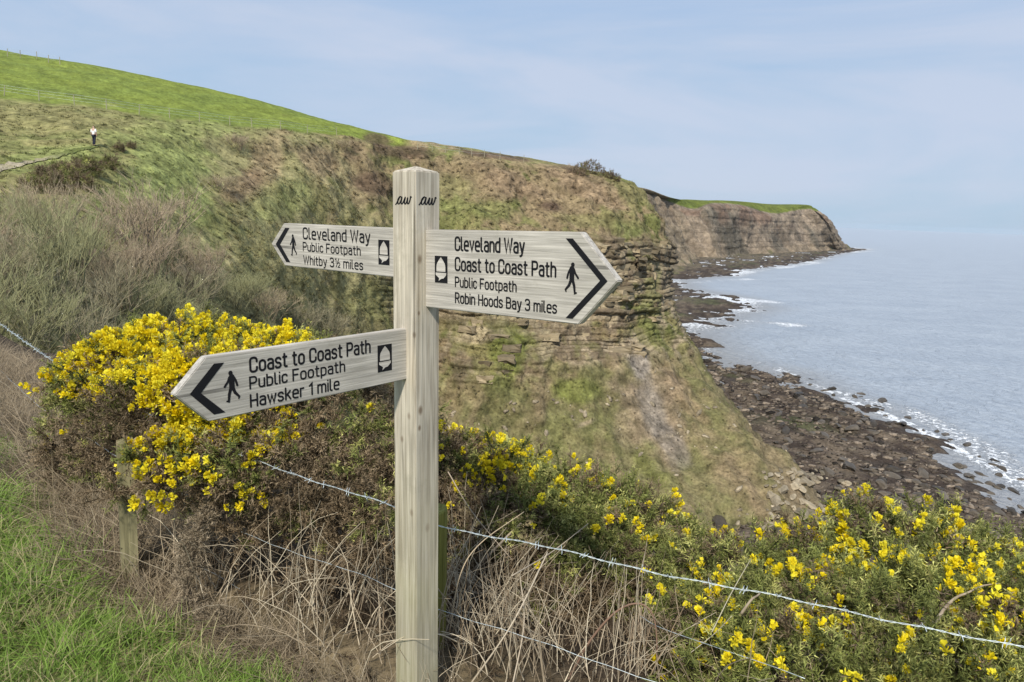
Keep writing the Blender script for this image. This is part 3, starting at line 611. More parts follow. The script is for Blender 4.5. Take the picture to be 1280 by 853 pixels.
def board(label, kind, off, z, yw, tilt, L, H, tip, lines, ac, wk, chev):
    """lines: (text, s_start, s_end, baseline below top, cap height)"""
    ud, org = {'R': ((math.sin(yw), -math.cos(yw), 0), (off, -.05, z)), 'L': ((math.sin(yw), math.cos(yw), 0), (off, .05, z)), 'B': ((-math.cos(yw), -math.sin(yw), 0), (-.05, off, z))}[kind]
    fr = -1 if kind == 'R' else 1; rd = 1 if kind == 'R' else -1; T = .026
    u = Vector(ud); up = Vector((0, 0, 1)); u2 = u * math.cos(tilt) + up * math.sin(tilt); v2 = -u * math.sin(tilt) + up * math.cos(tilt); y = v2.cross(u2)
    bm = bmesh.new(); pts = [(-.042, 0), (L, 0), (L + tip, -H / 2), (L, -H), (-.042, -H)]
    a = [bm.verts.new((s_, 0, v)) for s_, v in pts]; b = [bm.verts.new((s_, -fr * T, v)) for s_, v in pts]; n = len(pts)
    bm.faces.new(a); bm.faces.new(b[::-1])
    for i in range(n): bm.faces.new([a[i], b[i], b[(i + 1) % n], a[(i + 1) % n]])
    bmesh.ops.recalc_face_normals(bm, faces=bm.faces); bmesh.ops.bevel(bm, geom=list(bm.edges), offset=.0022, segments=2, affect='EDGES')
    o = bm_obj('finger_board', bm, M_board, post_root); o['label'] = label
    m4 = Matrix(((u2.x, y.x, v2.x, org[0]), (u2.y, y.y, v2.y, org[1]), (u2.z, y.z, v2.z, org[2] + BASE), (0, 0, 0, 1))); o.matrix_local = m4
    e = fr * .0007
    for tx, s0, s1, bl, cap in lines:
        st, wtot = text_strokes(tx); sx = (abs(s1 - s0) - .12 * cap) / wtot; pcs = []
        for P, wd in st:
            v, f = ribbon(np.stack([P[:, 0] * sx, P[:, 1] * cap], 1), wd * cap); pcs.append((np.stack([s0 + rd * (v[:, 0] + .06 * cap), -bl + v[:, 1]], 1), f))
        flat('lettering', pcs, M_black, o, e)
    (ax, ay, aw_, ah) = ac; pl = flat('acorn_panel', [poly([(ax - aw_ / 2, ay - ah / 2), (ax + aw_ / 2, ay - ah / 2), (ax + aw_ / 2, ay + ah / 2), (ax - aw_ / 2, ay + ah / 2)])], M_black, o, e)
    A_ = acorn(ax, ay, aw_, ah)
    if rd < 0: A_ = [(np.stack([2 * ax - v[:, 0], v[:, 1]], 1), f) for v, f in A_]
    flat('acorn_emblem', A_, M_acorn, o, e * 2.2)
    flat('walker_symbol', walker(*wk[:3], rd, rd * wk[3]) if False else walker(wk[0], wk[1], wk[2], 1 if kind == 'R' else 1, 1.0), M_black, o, e)
    flat('arrow_chevron', [poly(chev[:3] + [chev[5]]), poly([chev[5], chev[2], chev[3], chev[4]])], M_black, o, e)
    return o
ng = lambda L: [(a, -b) for a, b in L]
board('largest finger board with four lines of lettering pointing right', 'R', -.0071, -.0528, -.0069, .0162, .5566, .231, .112,
      [('Cleveland Way', .1200, .379, .0572, .0362), ('Coast to Coast Path', .1200, .4841, .1142, .0355), ('Public Footpath', .1200, .3521, .1614, .0270), ('Robin Hoods Bay 3 miles', .1200, .4885, .2080, .0282)],
      (.0632, -.1150, .0530, .0785), (.5360, -.1545, .0785, 1), ng([(.5125, .0165), (.5345, .0165), (.6405, .1172), (.5385, .2180), (.5165, .2180), (.6185, .1172)]))
board('upper finger board pointing back left with three lines of lettering', 'L', -.0125, -.0522, .0032, .0019, .6331, .1513, .0833,
      [('Cleveland Way', .5155, .1500, .0498, .0362), ('Public Footpath', .5175, .1990, .0918, .0282), ('Whitby 3# miles', .5165, .1873, .1378, .0284)],
      (.0840, -.0770, .0530, .0775), (.5775, -.1125, .0750, 1), ng([(.6230, .0160), (.5965, .0160), (.6580, .0763), (.5965, .1375), (.6230, .1375), (.6870, .0763)]))
board('lowest finger board pointing forward left with three lines of lettering', 'B', -.0097, -.3499, .0133, -.0008, .6357, .1562, .0793,
      [('Coast to Coast Path', .5245, .1398, .0532, .0352), ('Public Footpath', .5265, .2316, .0948, .0286), ('Hawsker 1 mile', .5267, .2522, .1418, .0304)],
      (.0862, -.0778, .0545, .0800), (.5760, -.1185, .0770, 1), ng([(.6170, .0180), (.5910, .0190), (.6530, .0840), (.5935, .1420), (.6230, .1420), (.6800, .0815)]))
AW = smooth_path([(.0, .0), (.10, .28), (.30, .92), (.40, .80), (.30, .95), (.16, .60), (.15, .12), (.24, .10), (.36, .50), (.42, .85), (.36, .25), (.42, .06), (.52, .35), (.64, .85), (.58, .25), (.64, .05), (.74, .40), (.80, .80), (.77, .25), (.84, .08), (.95, .55), (.99, .92), (1.04, .85)], 5)
v, f = ribbon(AW, .085, 4)
for ax in (0, 1):
    q = flat('carved_initials', [(v * np.array([.066, .025]), f)], M_black, post, -.0007)
    if ax == 0: q.matrix_local = Matrix(((1, 0, 0, -.035), (0, 1, 0, -.0500), (0, 0, 1, .018), (0, 0, 0, 1)))          # right-hand face, normal -y
    else: q.matrix_local = Matrix(((0, 1, 0, -.0500), (-1, 0, 0, .034), (0, 0, 1, .018), (0, 0, 0, 1)))                # left-hand face, normal -x

# ------------------------------------------------------------------ barbed wire fence
def fence_depth(px):
    out_ = []
    for x in np.atleast_1d(px):
        k = (x - 640) / FPX * 1.0; best = None
        for a, b in zip(FEN[:-1], FEN[1:]):
            den = (b[0] - a[0]) - k * (b[1] - a[1]); t_ = (k * a[1] - a[0]) / den
            if -1e-6 <= t_ <= 1 + 1e-6:
                yv = a[1] + t_ * (b[1] - a[1])
                if yv > .3: best = yv
        out_.append(best)
    return np.array(out_)
fence = empty('barbed_wire_fence', (-.24, 2.5, bank_z(np.array([-.24]), np.array([2.5]))[0]))
tag(fence, 'rustic barbed wire fence running behind the fingerpost through the gorse', 'fence')
fo_ = np.array(fence.location)
def wire_pts(L): L = np.array(L, float); return smooth_path(PX(L[:, 0], L[:, 1], fence_depth(L[:, 0]) - .02), 14)
W_TOP = [(-60, 363), (0, 405), (88, 466), (180, 515), (285, 563), (390, 600), (493, 634), (556, 658), (700, 688), (850, 722), (1000, 752), (1150, 783), (1280, 811), (1400, 837)]
W_MID = [(-60, 408), (0, 463), (55, 513), (139, 566), (220, 622), (305, 667), (443, 716), (493, 737), (556, 764), (690, 808), (822, 853), (980, 905), (1280, 990)]
W_LOW = [(-60, 474), (0, 525), (61, 577), (127, 632), (200, 679), (250, 707), (388, 790), (493, 846), (560, 880), (700, 940)]
def resample(P, step):
    s = np.concatenate([[0], np.cumsum(np.linalg.norm(np.diff(P, axis=0), axis=1))]); t_ = np.arange(0, s[-1], step); return np.stack([np.interp(t_, s, P[:, i]) for i in range(3)], 1), t_
def wire_mesh(pts, barbed):
    P, s = resample(pts, .012 if barbed else .05); P[:, 2] += .003 * np.sin(s * 9) + .002 * np.sin(s * 31)
    V, F, n = [], [], 0
    if barbed:
        T = np.gradient(P, axis=0); T /= np.linalg.norm(T, axis=1, keepdims=True); X1 = np.cross(T, [0, 0, 1.]); X1 /= np.linalg.norm(X1, axis=1, keepdims=True); Y1 = np.cross(T, X1)
        for k in (0, math.pi):
            a = s * 2 * math.pi / .06 + k; Q = P + .0017 * (X1 * np.cos(a)[:, None] + Y1 * np.sin(a)[:, None]); v, f = tube(Q, .0011, 4); V.append(v); F.append(f + n); n += len(v)
    else:
        v, f = tube(P, .0011, 5); V.append(v); F.append(f); n = len(v)
    return np.concatenate(V), np.concatenate(F), P, s
for nm, L, bb in (('barbed_strand', W_TOP, 1), ('plain_wire', W_MID, 0), ('plain_wire', W_LOW, 0)):
    V, F, P, s = wire_mesh(wire_pts(L), bb); wo = meshobj(nm, V - fo_, F, M_wire, None, True, fence)
    if bb:
        B = []; B2 = []; n = 0; pr_ = proj(P); sb = .05
        rr2 = random.Random(3)
        while sb < s[-1]:
            i = int(np.searchsorted(s, sb)); i = min(i, len(P) - 2); c = P[i]; tdir = P[i + 1] - P[i]; tdir /= np.linalg.norm(tdir)
            X1 = np.cross(tdir, [0, 0, 1.]); X1 /= np.linalg.norm(X1); Y1 = np.cross(tdir, X1)
            for j in range(2):
                a0 = rr2.uniform(0, 6.28); q = np.linspace(-1, 1, 9); ang = a0 + q * 2.6; rad = .0038 + np.where(abs(q) > .6, (abs(q) - .6) * .034, 0)
                ang = np.where(abs(q) > .6, a0 + np.sign(q) * 2.6 * .6, ang)
                Q = c + tdir * ((j - .5) * .010 + q[:, None] * .005) + rad[:, None] * (X1 * np.cos(ang)[:, None] + Y1 * np.sin(ang)[:, None])
                v, f = tube(Q, np.where(abs(q) > .95, .0005, .0013), 4); B.append(v - fo_); B2.append(f + n); n += len(v)
            meshobj('barb', np.concatenate(B), np.concatenate(B2), M_wire, None, True, wo); B, B2, n = [], [], 0
            sb += .095 + rr2.uniform(-.012, .02)
# a loose end of wire beyond the fence
lw, _ = resample(smooth_path(PX(np.array([800, 826, 900, 965, 1010.]), np.array([770, 785, 811, 833, 850.]), np.array([2.6, 2.5, 2.3, 2.15, 2.05])), 8), .03)
v, f = tube(lw, .0013, 5); meshobj('loose_wire', v - fo_, f, M_wire, None, True, fence)
def stake(px, py, dep, r, square, mat, rz, lean, flatcut=.012, label=None):
    top = PX(float(px), float(py), float(dep)); zb = bank_z(top[:1], top[1:2])[0]; H = top[2] - zb + .12; bm = bmesh.new(); k = 4 if square else 12; rings = []
    for z_, s_ in ((0, 1.03), (H * .5, 1.0), (H - .006, .98), (H, .90)):
        rings.append([bm.verts.new((r * s_ * math.cos(a) * (1 + .04 * math.sin(3 * a + z_ * 5)), r * s_ * math.sin(a), z_ + (flatcut * math.cos(a) if z_ > H * .8 else 0))) for a in [i * 2 * math.pi / k + (math.pi / 4 if square else 0) for i in range(k)]])
    for A1, B1 in zip(rings[:-1], rings[1:]):
        for i in range(k): bm.faces.new([A1[i], A1[(i + 1) % k], B1[(i + 1) % k], B1[i]])
    bm.faces.new(rings[-1]); bm.faces.new(rings[0][::-1])
    o = bm_obj('fence_post', bm, mat, fence); o.location = Vector((top[0], top[1], zb - .12)) - fence.location; o.rotation_euler = (0, lean, rz)
    if label: o['label'] = label
    return o
M_gpost = wood_mat('algae_post', (.105, .105, .022), (.235, .225, .055), 2)
M_opost = wood_mat('old_post', (.20, .18, .12), (.42, .385, .27), 2)
M_mpost = wood_mat('mossy_post', (.13, .12, .06), (.30, .27, .15), 2)
stake(539, 637, 2.60, .062, False, M_gpost, 0, .0, label='green algae covered stake close behind the signpost')
stake(153, 550, 3.02, .046, True, M_mpost, math.radians(32), 0.01, label='weathered square stake half hidden in the gorse')
for (qx, qy) in ((-6.9, 8.4), (3.0, 1.12)):
    zb = bank_z(np.array([qx]), np.array([qy]))[0]; pp = proj(np.array([qx, qy, zb + .72])); stake(pp[0], pp[1], qy, .055, True, M_opost, .4, .02)
# ==PART4==
# ------------------------------------------------------------------ plant protos (V, F, T): T = 0 at the base .. 1 at the tip
def tri_proto(tris, T): return np.array(tris, float).reshape(-1, 3), np.arange(len(tris) * 3).reshape(-1, 3), np.array(T, float).reshape(-1)
def gorse_sprig(seed, L=.11, nb=4, ns=20):
    r = random.Random(seed); tr, T = [], []
    def spine(p, d, l, wd, t0, t1):
        d = d / np.linalg.norm(d); s_ = np.cross(d, [r.uniform(-1, 1), r.uniform(-1, 1), r.uniform(-1, 1)]); s_ /= np.linalg.norm(s_) + 1e-9
        tr.extend([p - s_ * wd / 2, p + s_ * wd / 2, p + d * l]); T.extend([t0, t0, t1])
    axes_ = [(np.zeros(3), np.array([0, 0, 1.0]), L, ns)]
    for k in range(nb):
        a = r.uniform(0, 6.28); ll = L * r.uniform(.35, .6); axes_.append((np.array([0, 0, L * r.uniform(.15, .6)]), np.array([math.cos(a), math.sin(a), r.uniform(.5, 1.2)]), ll, 5))
    for (p, d, l, n) in axes_:
        d = d / np.linalg.norm(d); spine(p, d, l, .004, 0, .4); spine(p, d, l, .004, 0, .4)
        for q in range(n):
            t_ = (q + r.random()) / n; a = r.uniform(0, 6.28); u = np.cross(d, [math.cos(a), math.sin(a), .3]); u /= np.linalg.norm(u)
            spine(p + d * l * t_, u + d * r.uniform(.4, 1.1), r.uniform(.016, .032) * (1.1 - .4 * t_), .0046, .25 + .4 * t_, .6 + .4 * t_)
    return tri_proto([tr[i:i + 3] for i in range(0, len(tr), 3)], T)
def flower_head(seed, nf=6):
    r = random.Random(seed); tr, T = [], []
    for k in range(nf):
        a = k * 2.4 + r.uniform(-.4, .4); el = r.uniform(.1, 1.2); d = np.array([math.cos(a) * math.cos(el), math.sin(a) * math.cos(el), math.sin(el)]); p0 = np.array([0, 0, r.uniform(-.03, .012)]) + d * .006
        s_ = np.cross(d, [0, 0, 1.0]); s_ /= np.linalg.norm(s_) + 1e-9; u = np.cross(s_, d); sz = r.uniform(.011, .016)
        def q(*P):
            P = [p0 + (s_ * x + u * y + d * z) * sz for x, y, z in P]
            for i in range(1, len(P) - 1): tr.extend([P[0], P[i], P[i + 1]]); T.extend([0, .6, 1])
        q((0, .15, .1), (.62, .35, .6), (.50, .95, .95), (0, .8, 1.0)); q((0, .15, .1), (0, .8, 1.0), (-.50, .95, .95), (-.62, .35, .6))      # banner
        q((0, -.1, 0), (.36, -.05, .8), (.10, -.25, 1.25)); q((0, -.1, 0), (-.10, -.25, 1.25), (-.36, -.05, .8)); q((0, -.35, .1), (.22, -.2, 1.1), (-.22, -.2, 1.1))
    return tri_proto([tr[i:i + 3] for i in range(0, len(tr), 3)], T)
def blade_tuft(seed, n, L, wd, droop, spread=.03, segs=3, lean=.5):
    r = random.Random(seed); V, F, T = [], [], []
    for k in range(n):
        a = r.uniform(0, 6.28); b = np.array([r.gauss(0, spread), r.gauss(0, spread), -.01]); l = L * r.uniform(.55, 1.1); out_ = np.array([math.cos(a), math.sin(a), 0]); s_ = np.array([-math.sin(a), math.cos(a), 0]) * wd
        ln = r.uniform(.1, lean); dr = droop * r.uniform(.5, 1.4); i0 = len(V)
        for q in range(segs):
            t_ = q / segs; p = b + np.array([0, 0, 1]) * l * (t_ * math.cos(ln) - dr * t_ ** 2.2 * .6) + out_ * l * (t_ * math.sin(ln) + dr * t_ ** 2 * .7)
            V += [p - s_ * (1 - t_ * .7) / 2, p + s_ * (1 - t_ * .7) / 2]; T += [t_, t_]
        p = b + np.array([0, 0, 1]) * l * (math.cos(ln) - dr * .6) + out_ * l * (math.sin(ln) + dr * .7); V.append(p); T.append(1)
        for q in range(segs - 1): j = i0 + q * 2; F += [(j, j + 1, j + 3), (j, j + 3, j + 2)]
        j = i0 + (segs - 1) * 2; F.append((j, j + 1, j + 2))
    return np.array(V), np.array(F), np.array(T)
SPRIG = [gorse_sprig(i) for i in range(4)]; FLOW = [flower_head(i) for i in range(4)]

# ------------------------------------------------------------------ gorse bushes
GD, GT, GT2 = A(.080, .095, .028), A(.250, .270, .075), A(.42, .38, .14)
BD, BT = A(.110, .078, .045), A(.330, .250, .155)
YEL, YEL2 = A(.93, .73, .010), A(.97, .86, .060)
def gorse(name, label, blobs, n_sprig, n_flow, s_sprig=1.0, s_flow=1.0, group=None, stems=(), inner=.35, flowzone=None, world=False):
    """blobs: (px, py, depth, radius, live share, flower share)"""
    B = np.array(blobs, float); C = B[:, :3].copy() if world else PX(B[:, 0], B[:, 1], B[:, 2]); Rr = B[:, 3]
    ctr = C.mean(0); zb = float(bank_z(np.array([ctr[0]]), np.array([ctr[1]]))[0]) if not world else C[:, 2].min() - Rr.max() * .5
    org = np.array([ctr[0], ctr[1], zb]); root = empty(name, org); tag(root, label, 'bush', group)
    def shell(n, wts, jit):
        k = rng.choice(len(B), n, p=wts / wts.sum()); d = rng.normal(size=(n, 3)); d /= np.linalg.norm(d, axis=1, keepdims=True)
        lum = 1 + .30 * noise(d * 2.3 + k[:, None] * 9.1, 501) + .16 * noise(d * 5.5 + k[:, None] * 4.1, 502)
        p = C[k] + d * np.array([1, 1, .88]) * (Rr[k] * lum * (1 - jit * rng.random(n) ** 1.6))[:, None]
        dist = np.linalg.norm((p[:, None] - C[None]) / np.array([1, 1, .88]), axis=2) / Rr[None]; dist[np.arange(n), k] = 9
        toc = CAM - p; toc /= np.linalg.norm(toc, axis=1, keepdims=True)
        ok = (dist.min(1) > .72) & (((d * toc).sum(1) > -.25) | (rng.random(n) < .25))
        return p[ok], d[ok], k[ok]
    bk = Bake(); area = Rr ** 2
    for jit, share, dk in ((.22, 1 - inner, 1.0), (.75, inner, .8)):
        p, d, k = shell(int(n_sprig * share * 2.0), area, jit); N = len(p)
        clump = .5 + .5 * noise(p / (.16 * s_sprig), 511) + .25 * noise(p / (.06 * s_sprig), 512)
        live = rng.random(N) < np.clip(B[k, 4] + (clump - .5) * 1.1 * (B[k, 4] > .02) - (jit > .5) * .35, 0, 1)
        var = (rng.uniform(.65, 1.35, N) * (.75 + .5 * clump))[:, None]
        base = np.where(live[:, None], GD, BD) * var; tp = np.where(live[:, None], GT * (1 - (rng.random(N) < .25)[:, None]) + GT2 * (rng.random(N) < .25)[:, None], BT) * var
        tp = np.where(tp.sum(1, keepdims=True) < .05, GT * var, tp)
        rag = (rng.random(N) < .16) * rng.uniform(.02, .09, N) * s_sprig; p = p + (d + [0, 0, .3]) * rag[:, None]
        up = d + np.array([0, 0, .45]) + rng.normal(size=(N, 3)) * .35
        for q in range(4):
            m_ = rng.integers(0, 4, N) == q; bk.add(SPRIG[q], (p - d * .05 * s_sprig - org)[m_], up[m_], rng.uniform(.7, 1.3, m_.sum()) * s_sprig, base[m_], tp[m_])
    bk.build('foliage', M_leaf, root)['kind'] = 'stuff'
    if n_flow:
        fk = Bake(); p, d, k = shell(int(n_flow * 5), area * (B[:, 5] + 1e-6), .10); N = len(p)
        cl = noise(p / .14, 521) + .6 * noise(p / .06, 522); w_ = (cl > .15 - 1.2 * (B[k, 5] - .5)) & (d[:, 2] > -.45)
        if flowzone is not None: w_ &= flowzone(proj(p))
        idx = np.where(w_)[0][:n_flow]; p, d = p[idx], d[idx]; N = len(p); mixv = rng.random(N)[:, None]
        base = (YEL * (1 - mixv) + YEL2 * mixv) * rng.uniform(.75, 1.05, N)[:, None]
        for q in range(4):
            m_ = rng.integers(0, 4, N) == q; fk.add(FLOW[q], (p + d * .05 * s_sprig - org)[m_], (d + [0, 0, .6] + rng.normal(size=(N, 3)) * .3)[m_], rng.uniform(.75, 1.25, m_.sum()) * s_flow, base[m_] * .85, base[m_])
        fk.build('flowers', M_petal, root)['kind'] = 'stuff'
    for (pts, r0, r1, c_) in stems:
        Q = smooth_path(PX(*np.array(pts, float).T), 6) if not world else smooth_path(pts, 6); Q = Q + fbm(Q * 9, 2, 530)[:, None] * .012
        v, f = tube(Q - org, np.linspace(r0, r1, len(Q)), 7); meshobj('branch', v, f, M_bark if c_ else M_twigc, None, True, root)
    return root
t = NT('mossy_bark'); n1 = t.noise(22, 5, t.coord()); t.base(t.ramp(n1, [(.3, (.05, .038, .025)), (.5, (.11, .085, .055)), (.7, (.10, .11, .03))])); t.bump(n1, .7, .01); M_bark = t.m
t = NT('dry_stem'); n1 = t.noise(30, 4, t.coord((1, 1, .3))); t.base(t.ramp(n1, [(.3, (.20, .15, .10)), (.7, (.40, .33, .24))])); t.bump(n1, .5, .005); M_twigc = t.m

def fz_left(q):
    x, y = q[:, 0], q[:, 1]
    return ((y < 500 - .10 * (x - 60)) & (x > 50)) | ((x > 165) & (x < 370) & (y > 460) & (y < 665)) | ((x > 300) & (x < 420) & (y < 470)) | (rng.random(len(x)) < .06)
gorse('gorse_bush', 'big flowering gorse bush on the left, covered in yellow along its crown', [
    (105, 492, 3.44, 0.160, 0.6, 0.75), (135, 480, 3.52, 0.192, 0.75, 0.9), (185, 462, 3.60, 0.216, 0.8, 1), (240, 458, 3.60, 0.216, 0.8, 1), (295, 462, 3.68, 0.216, 0.8, 1), (350, 462, 3.68, 0.200, 0.7, 0.9), (395, 470, 3.68, 0.176, 0.5, 0.4),
    (200, 520, 3.28, 0.272, 0.5, 0.9), (270, 520, 3.28, 0.288, 0.45, 0.9), (345, 520, 3.36, 0.288, 0.35, 0.5), (420, 520, 3.36, 0.288, 0.25, 0.3), (475, 540, 3.36, 0.264, 0.25, 0.3), (110, 545, 4.10, 0.240, 0.12, 0.2), (150, 570, 3.95, 0.220, 0.1, 0.2), (95, 575, 4.10, 0.160, 0.1, 0.3), (147, 616, 2.98, .075, .1, .3), (164, 574, 2.92, .055, .5, .9),
    (235, 580, 3.08, 0.208, 0.35, 0.8), (300, 585, 3.08, 0.224, 0.25, 0.5), (365, 590, 3.12, 0.224, 0.12, 0.1), (430, 600, 3.12, 0.224, 0.15, 0.15), (480, 620, 3.04, 0.192, 0.1, 0.1), (350, 665, 3.1, .10, .02, 0), (425, 672, 3.05, .11, .02, 0), (300, 660, 3.05, .09, .03, 0), (470, 700, 3.0, .10, 0, 0), (395, 720, 3.0, .08, 0, 0)],
    7200, 3300, .86, .98, stems=[([(250, 800, 3.5), (225, 755, 3.5), (180, 720, 3.6), (150, 690, 3.9)], .030, .014, 1), ([(330, 790, 3.6), (300, 740, 3.55), (230, 745, 3.4), (165, 715, 3.5)], .022, .012, 1), ([(400, 780, 3.7), (360, 730, 3.7), (330, 660, 3.8), (300, 600, 4.0)], .028, .012, 1),
    ([(280, 800, 3.6), (290, 720, 3.75), (250, 640, 3.9), (210, 560, 4.2)], .030, .012, 1), ([(410, 790, 3.7), (440, 720, 3.8), (450, 640, 3.9), (430, 560, 4.2)], .024, .010, 1), ([(200, 680, 3.45), (215, 700, 3.4), (235, 690, 3.4), (250, 665, 3.45)], .006, .003, 0), ([(160, 695, 3.5), (200, 712, 3.42), (255, 725, 3.4), (330, 715, 3.5)], .010, .004, 0)], flowzone=fz_left)
def fz_mid(q):
    x, y = q[:, 0], q[:, 1]; return (y < 650 + .14 * (x - 560)) | (rng.random(len(x)) < .12)
gorse('gorse_bush', 'dark half dead gorse bush just right of the signpost', [
    (568, 588, 3.6, .18, .8, .8), (612, 605, 3.6, .20, .85, 1), (652, 608, 3.65, .18, .75, .8), (605, 645, 3.45, .24, .45, .3), (560, 630, 3.5, .2, .6, .4), (665, 650, 3.45, .24, .75, .5), (712, 632, 3.6, .20, .95, .5), (758, 640, 3.65, .20, .95, .6), (800, 650, 3.65, .17, .9, .6), (740, 690, 3.4, .26, .75, .4), (800, 715, 3.4, .22, .8, .6), (640, 720, 3.35, .22, .1, .0), (700, 750, 3.25, .2, .3, .05), (580, 700, 3.4, .18, .05, 0), (850, 700, 3.5, .18, .85, .6)],
    4700, 620, .92, 1.0, stems=[([(540, 760, 3.2), (590, 715, 3.15), (640, 665, 3.2), (668, 640, 3.3)], .008, .004, 0), ([(660, 790, 3.2), (690, 740, 3.3), (720, 700, 3.5), (740, 660, 3.6)], .022, .010, 1), ([(620, 800, 3.2), (600, 740, 3.3), (590, 680, 3.5)], .018, .008, 1)], flowzone=fz_mid)
gorse('gorse_bush', 'green gorse bush dotted with yellow behind the barbed wire at lower right', [
    (880, 728, 3.1, .20, .95, .7), (940, 735, 2.95, .22, .95, .8), (1000, 735, 2.9, .22, .95, .9), (1050, 725, 2.9, .22, 1, .9), (1100, 705, 2.9, .24, 1, .9), (1150, 695, 2.95, .20, 1, .7), (1200, 720, 2.9, .22, 1, .6), (1255, 735, 2.85, .22, 1, .6), (1310, 750, 2.8, .24, 1, .6),
    (900, 800, 2.65, .22, .9, .8), (970, 800, 2.55, .24, .95, .9), (1050, 800, 2.5, .25, 1, .9), (1130, 790, 2.5, .26, 1, .9), (1210, 795, 2.45, .25, 1, .8), (1290, 810, 2.4, .26, 1, .8), (930, 865, 2.35, .22, .9, .8), (1010, 870, 2.25, .22, 1, .9), (1100, 870, 2.2, .22, 1, 1), (1190, 870, 2.15, .22, 1, 1), (1280, 875, 2.12, .22, 1, 1), (1360, 830, 2.4, .25, 1, .6), (855, 850, 2.6, .16, .7, .4)],
    7400, 900, .86, 1.0, inner=.28, stems=[([(1168, 778, 2.22), (1185, 757, 2.30), (1210, 741, 2.36), (1250, 728, 2.42)], .007, .002, 0), ([(925, 770, 2.3), (938, 752, 2.3), (950, 742, 2.35)], .005, .003, 0), ([(1000, 900, 2.5), (1040, 850, 2.6), (1080, 800, 2.7)], .02, .01, 1)])
# dead spiny stems standing in front of the left bush
dk = Bake(); dorg = PX(235., 800., 3.0)
for pts, n_, s_ in (([(240, 670, 2.85), (238, 705, 2.82), (233, 750, 2.78), (230, 800, 2.72)], 190, .85), ([(190, 790, 2.72), (225, 778, 2.72), (262, 772, 2.72), (292, 778, 2.75)], 150, .8), ([(238, 690, 2.84), (250, 655, 2.9), (262, 635, 3.0)], 70, .8), ([(300, 650, 3.4), (330, 690, 3.35), (345, 720, 3.3)], 60, .8)):
    Q = smooth_path(PX(*np.array(pts, float).T), 12); k = rng.integers(0, len(Q), n_); p = Q[k] + rng.normal(size=(n_, 3)) * .012; up = rng.normal(size=(n_, 3)) + [0, 0, .3]; vv = rng.uniform(.7, 1.3, n_)[:, None]
    dk.add(SPRIG[0], p - dorg, up, rng.uniform(.5, .9, n_) * s_, A(.16, .125, .08) * vv, A(.40, .325, .225) * vv)
    v, f = tube(Q - dorg, .006, 5); dk.raw(v, f, np.tile(A(.16, .12, .08), (len(v), 1)))
tag(dk.build('dead_gorse_stem', M_leaf), 'dead brown spiny gorse stem standing in front of the flowering bush', 'dead plant'); bpy.data.objects['dead_gorse_stem'].location = dorg

# ------------------------------------------------------------------ grass verge, straw and dead stalks
def sample_bank(n, x0, x1, y0, y1):
    X = rng.uniform(x0, x1, n); Y = rng.uniform(y0, y1, n); Z = bank_z(X, Y); P = np.stack([X, Y, Z], 1); q = proj(P)
    ok = (q[:, 0] > -330) & (q[:, 0] < 1350) & (q[:, 1] < 960) & (q[:, 1] > 380); return P[ok], fdist(X[ok], Y[ok])
GR = [blade_tuft(i, 11, .15, .0052, .55, .03, 2, .7) for i in range(4)]; STR = [blade_tuft(i + 20, 13, .26, .0040, .9, .05, 2, 1.0) for i in range(4)]
P, d = sample_bank(52000, -6.0, .6, 1.4, 9.0); k = fbm(P / .5, 3, 601); k2 = fbm(P / 1.3, 2, 602)
dens = np.clip(2.8 / P[:, 1], .25, 1); keep = rng.random(len(P)) < dens; P, d, k, k2 = P[keep], d[keep], k[keep], k2[keep]
gmask = d < -.42 + .14 * k + .12 * k2; tallb = sstep(-1.4, -.6, d)
bk = Bake(); Pg = P[gmask][:12000]; N = len(Pg); v_ = rng.uniform(.7, 1.25, N)[:, None]; yl = (rng.random(N) < .27)[:, None]
for q in range(4):
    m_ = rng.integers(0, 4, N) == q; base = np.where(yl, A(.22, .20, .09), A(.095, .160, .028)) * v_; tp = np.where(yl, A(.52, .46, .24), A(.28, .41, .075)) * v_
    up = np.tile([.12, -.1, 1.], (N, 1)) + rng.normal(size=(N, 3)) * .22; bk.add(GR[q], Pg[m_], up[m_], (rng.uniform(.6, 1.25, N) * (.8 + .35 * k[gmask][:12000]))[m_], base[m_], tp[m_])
LF = blade_tuft(90, 6, .11, .034, .8, .015, 3, 1.1); wsel = rng.choice(len(Pg), 90, replace=False); vv = rng.uniform(.7, 1.2, 90)[:, None]
bk.add(LF, Pg[wsel], np.tile([.1, -.2, 1.], (90, 1)) + rng.normal(size=(90, 3)) * .15, rng.uniform(.6, 1.2, 90), A(.09, .14, .03) * vv, A(.20, .28, .07) * vv)
tag(bk.build('grass', M_grass), 'lush green verge grass at the lower left', 'grass', kind='stuff')
smask = (~gmask) & (d < np.where(P[:, 0] < -1.6, .30, -.24 + .12 * k)) & (d > -1.2); Ps = P[smask][:5200]; ds = d[smask][:5200]; N = len(Ps); v_ = rng.uniform(.6, 1.3, N)[:, None]; bk = Bake()
lt = rng.random(N)[:, None]
for q in range(4):
    m_ = rng.integers(0, 4, N) == q; base = A(.19, .145, .09) * v_; tp = (A(.46, .375, .25) * lt + A(.32, .25, .165) * (1 - lt)) * v_
    up = np.tile([.1, -.25, 1.], (N, 1)) + rng.normal(size=(N, 3)) * .45; sc_ = rng.uniform(.55, 1.15, N) * np.where(Ps[:, 0] < -1.5, 1.2, .75); bk.add(STR[q], Ps[m_], up[m_], sc_[m_], base[m_], tp[m_])
tag(bk.build('dead_grass', M_grass), 'matted straw coloured dead grass along the fence line', 'grass', kind='stuff')
bk = Bake()
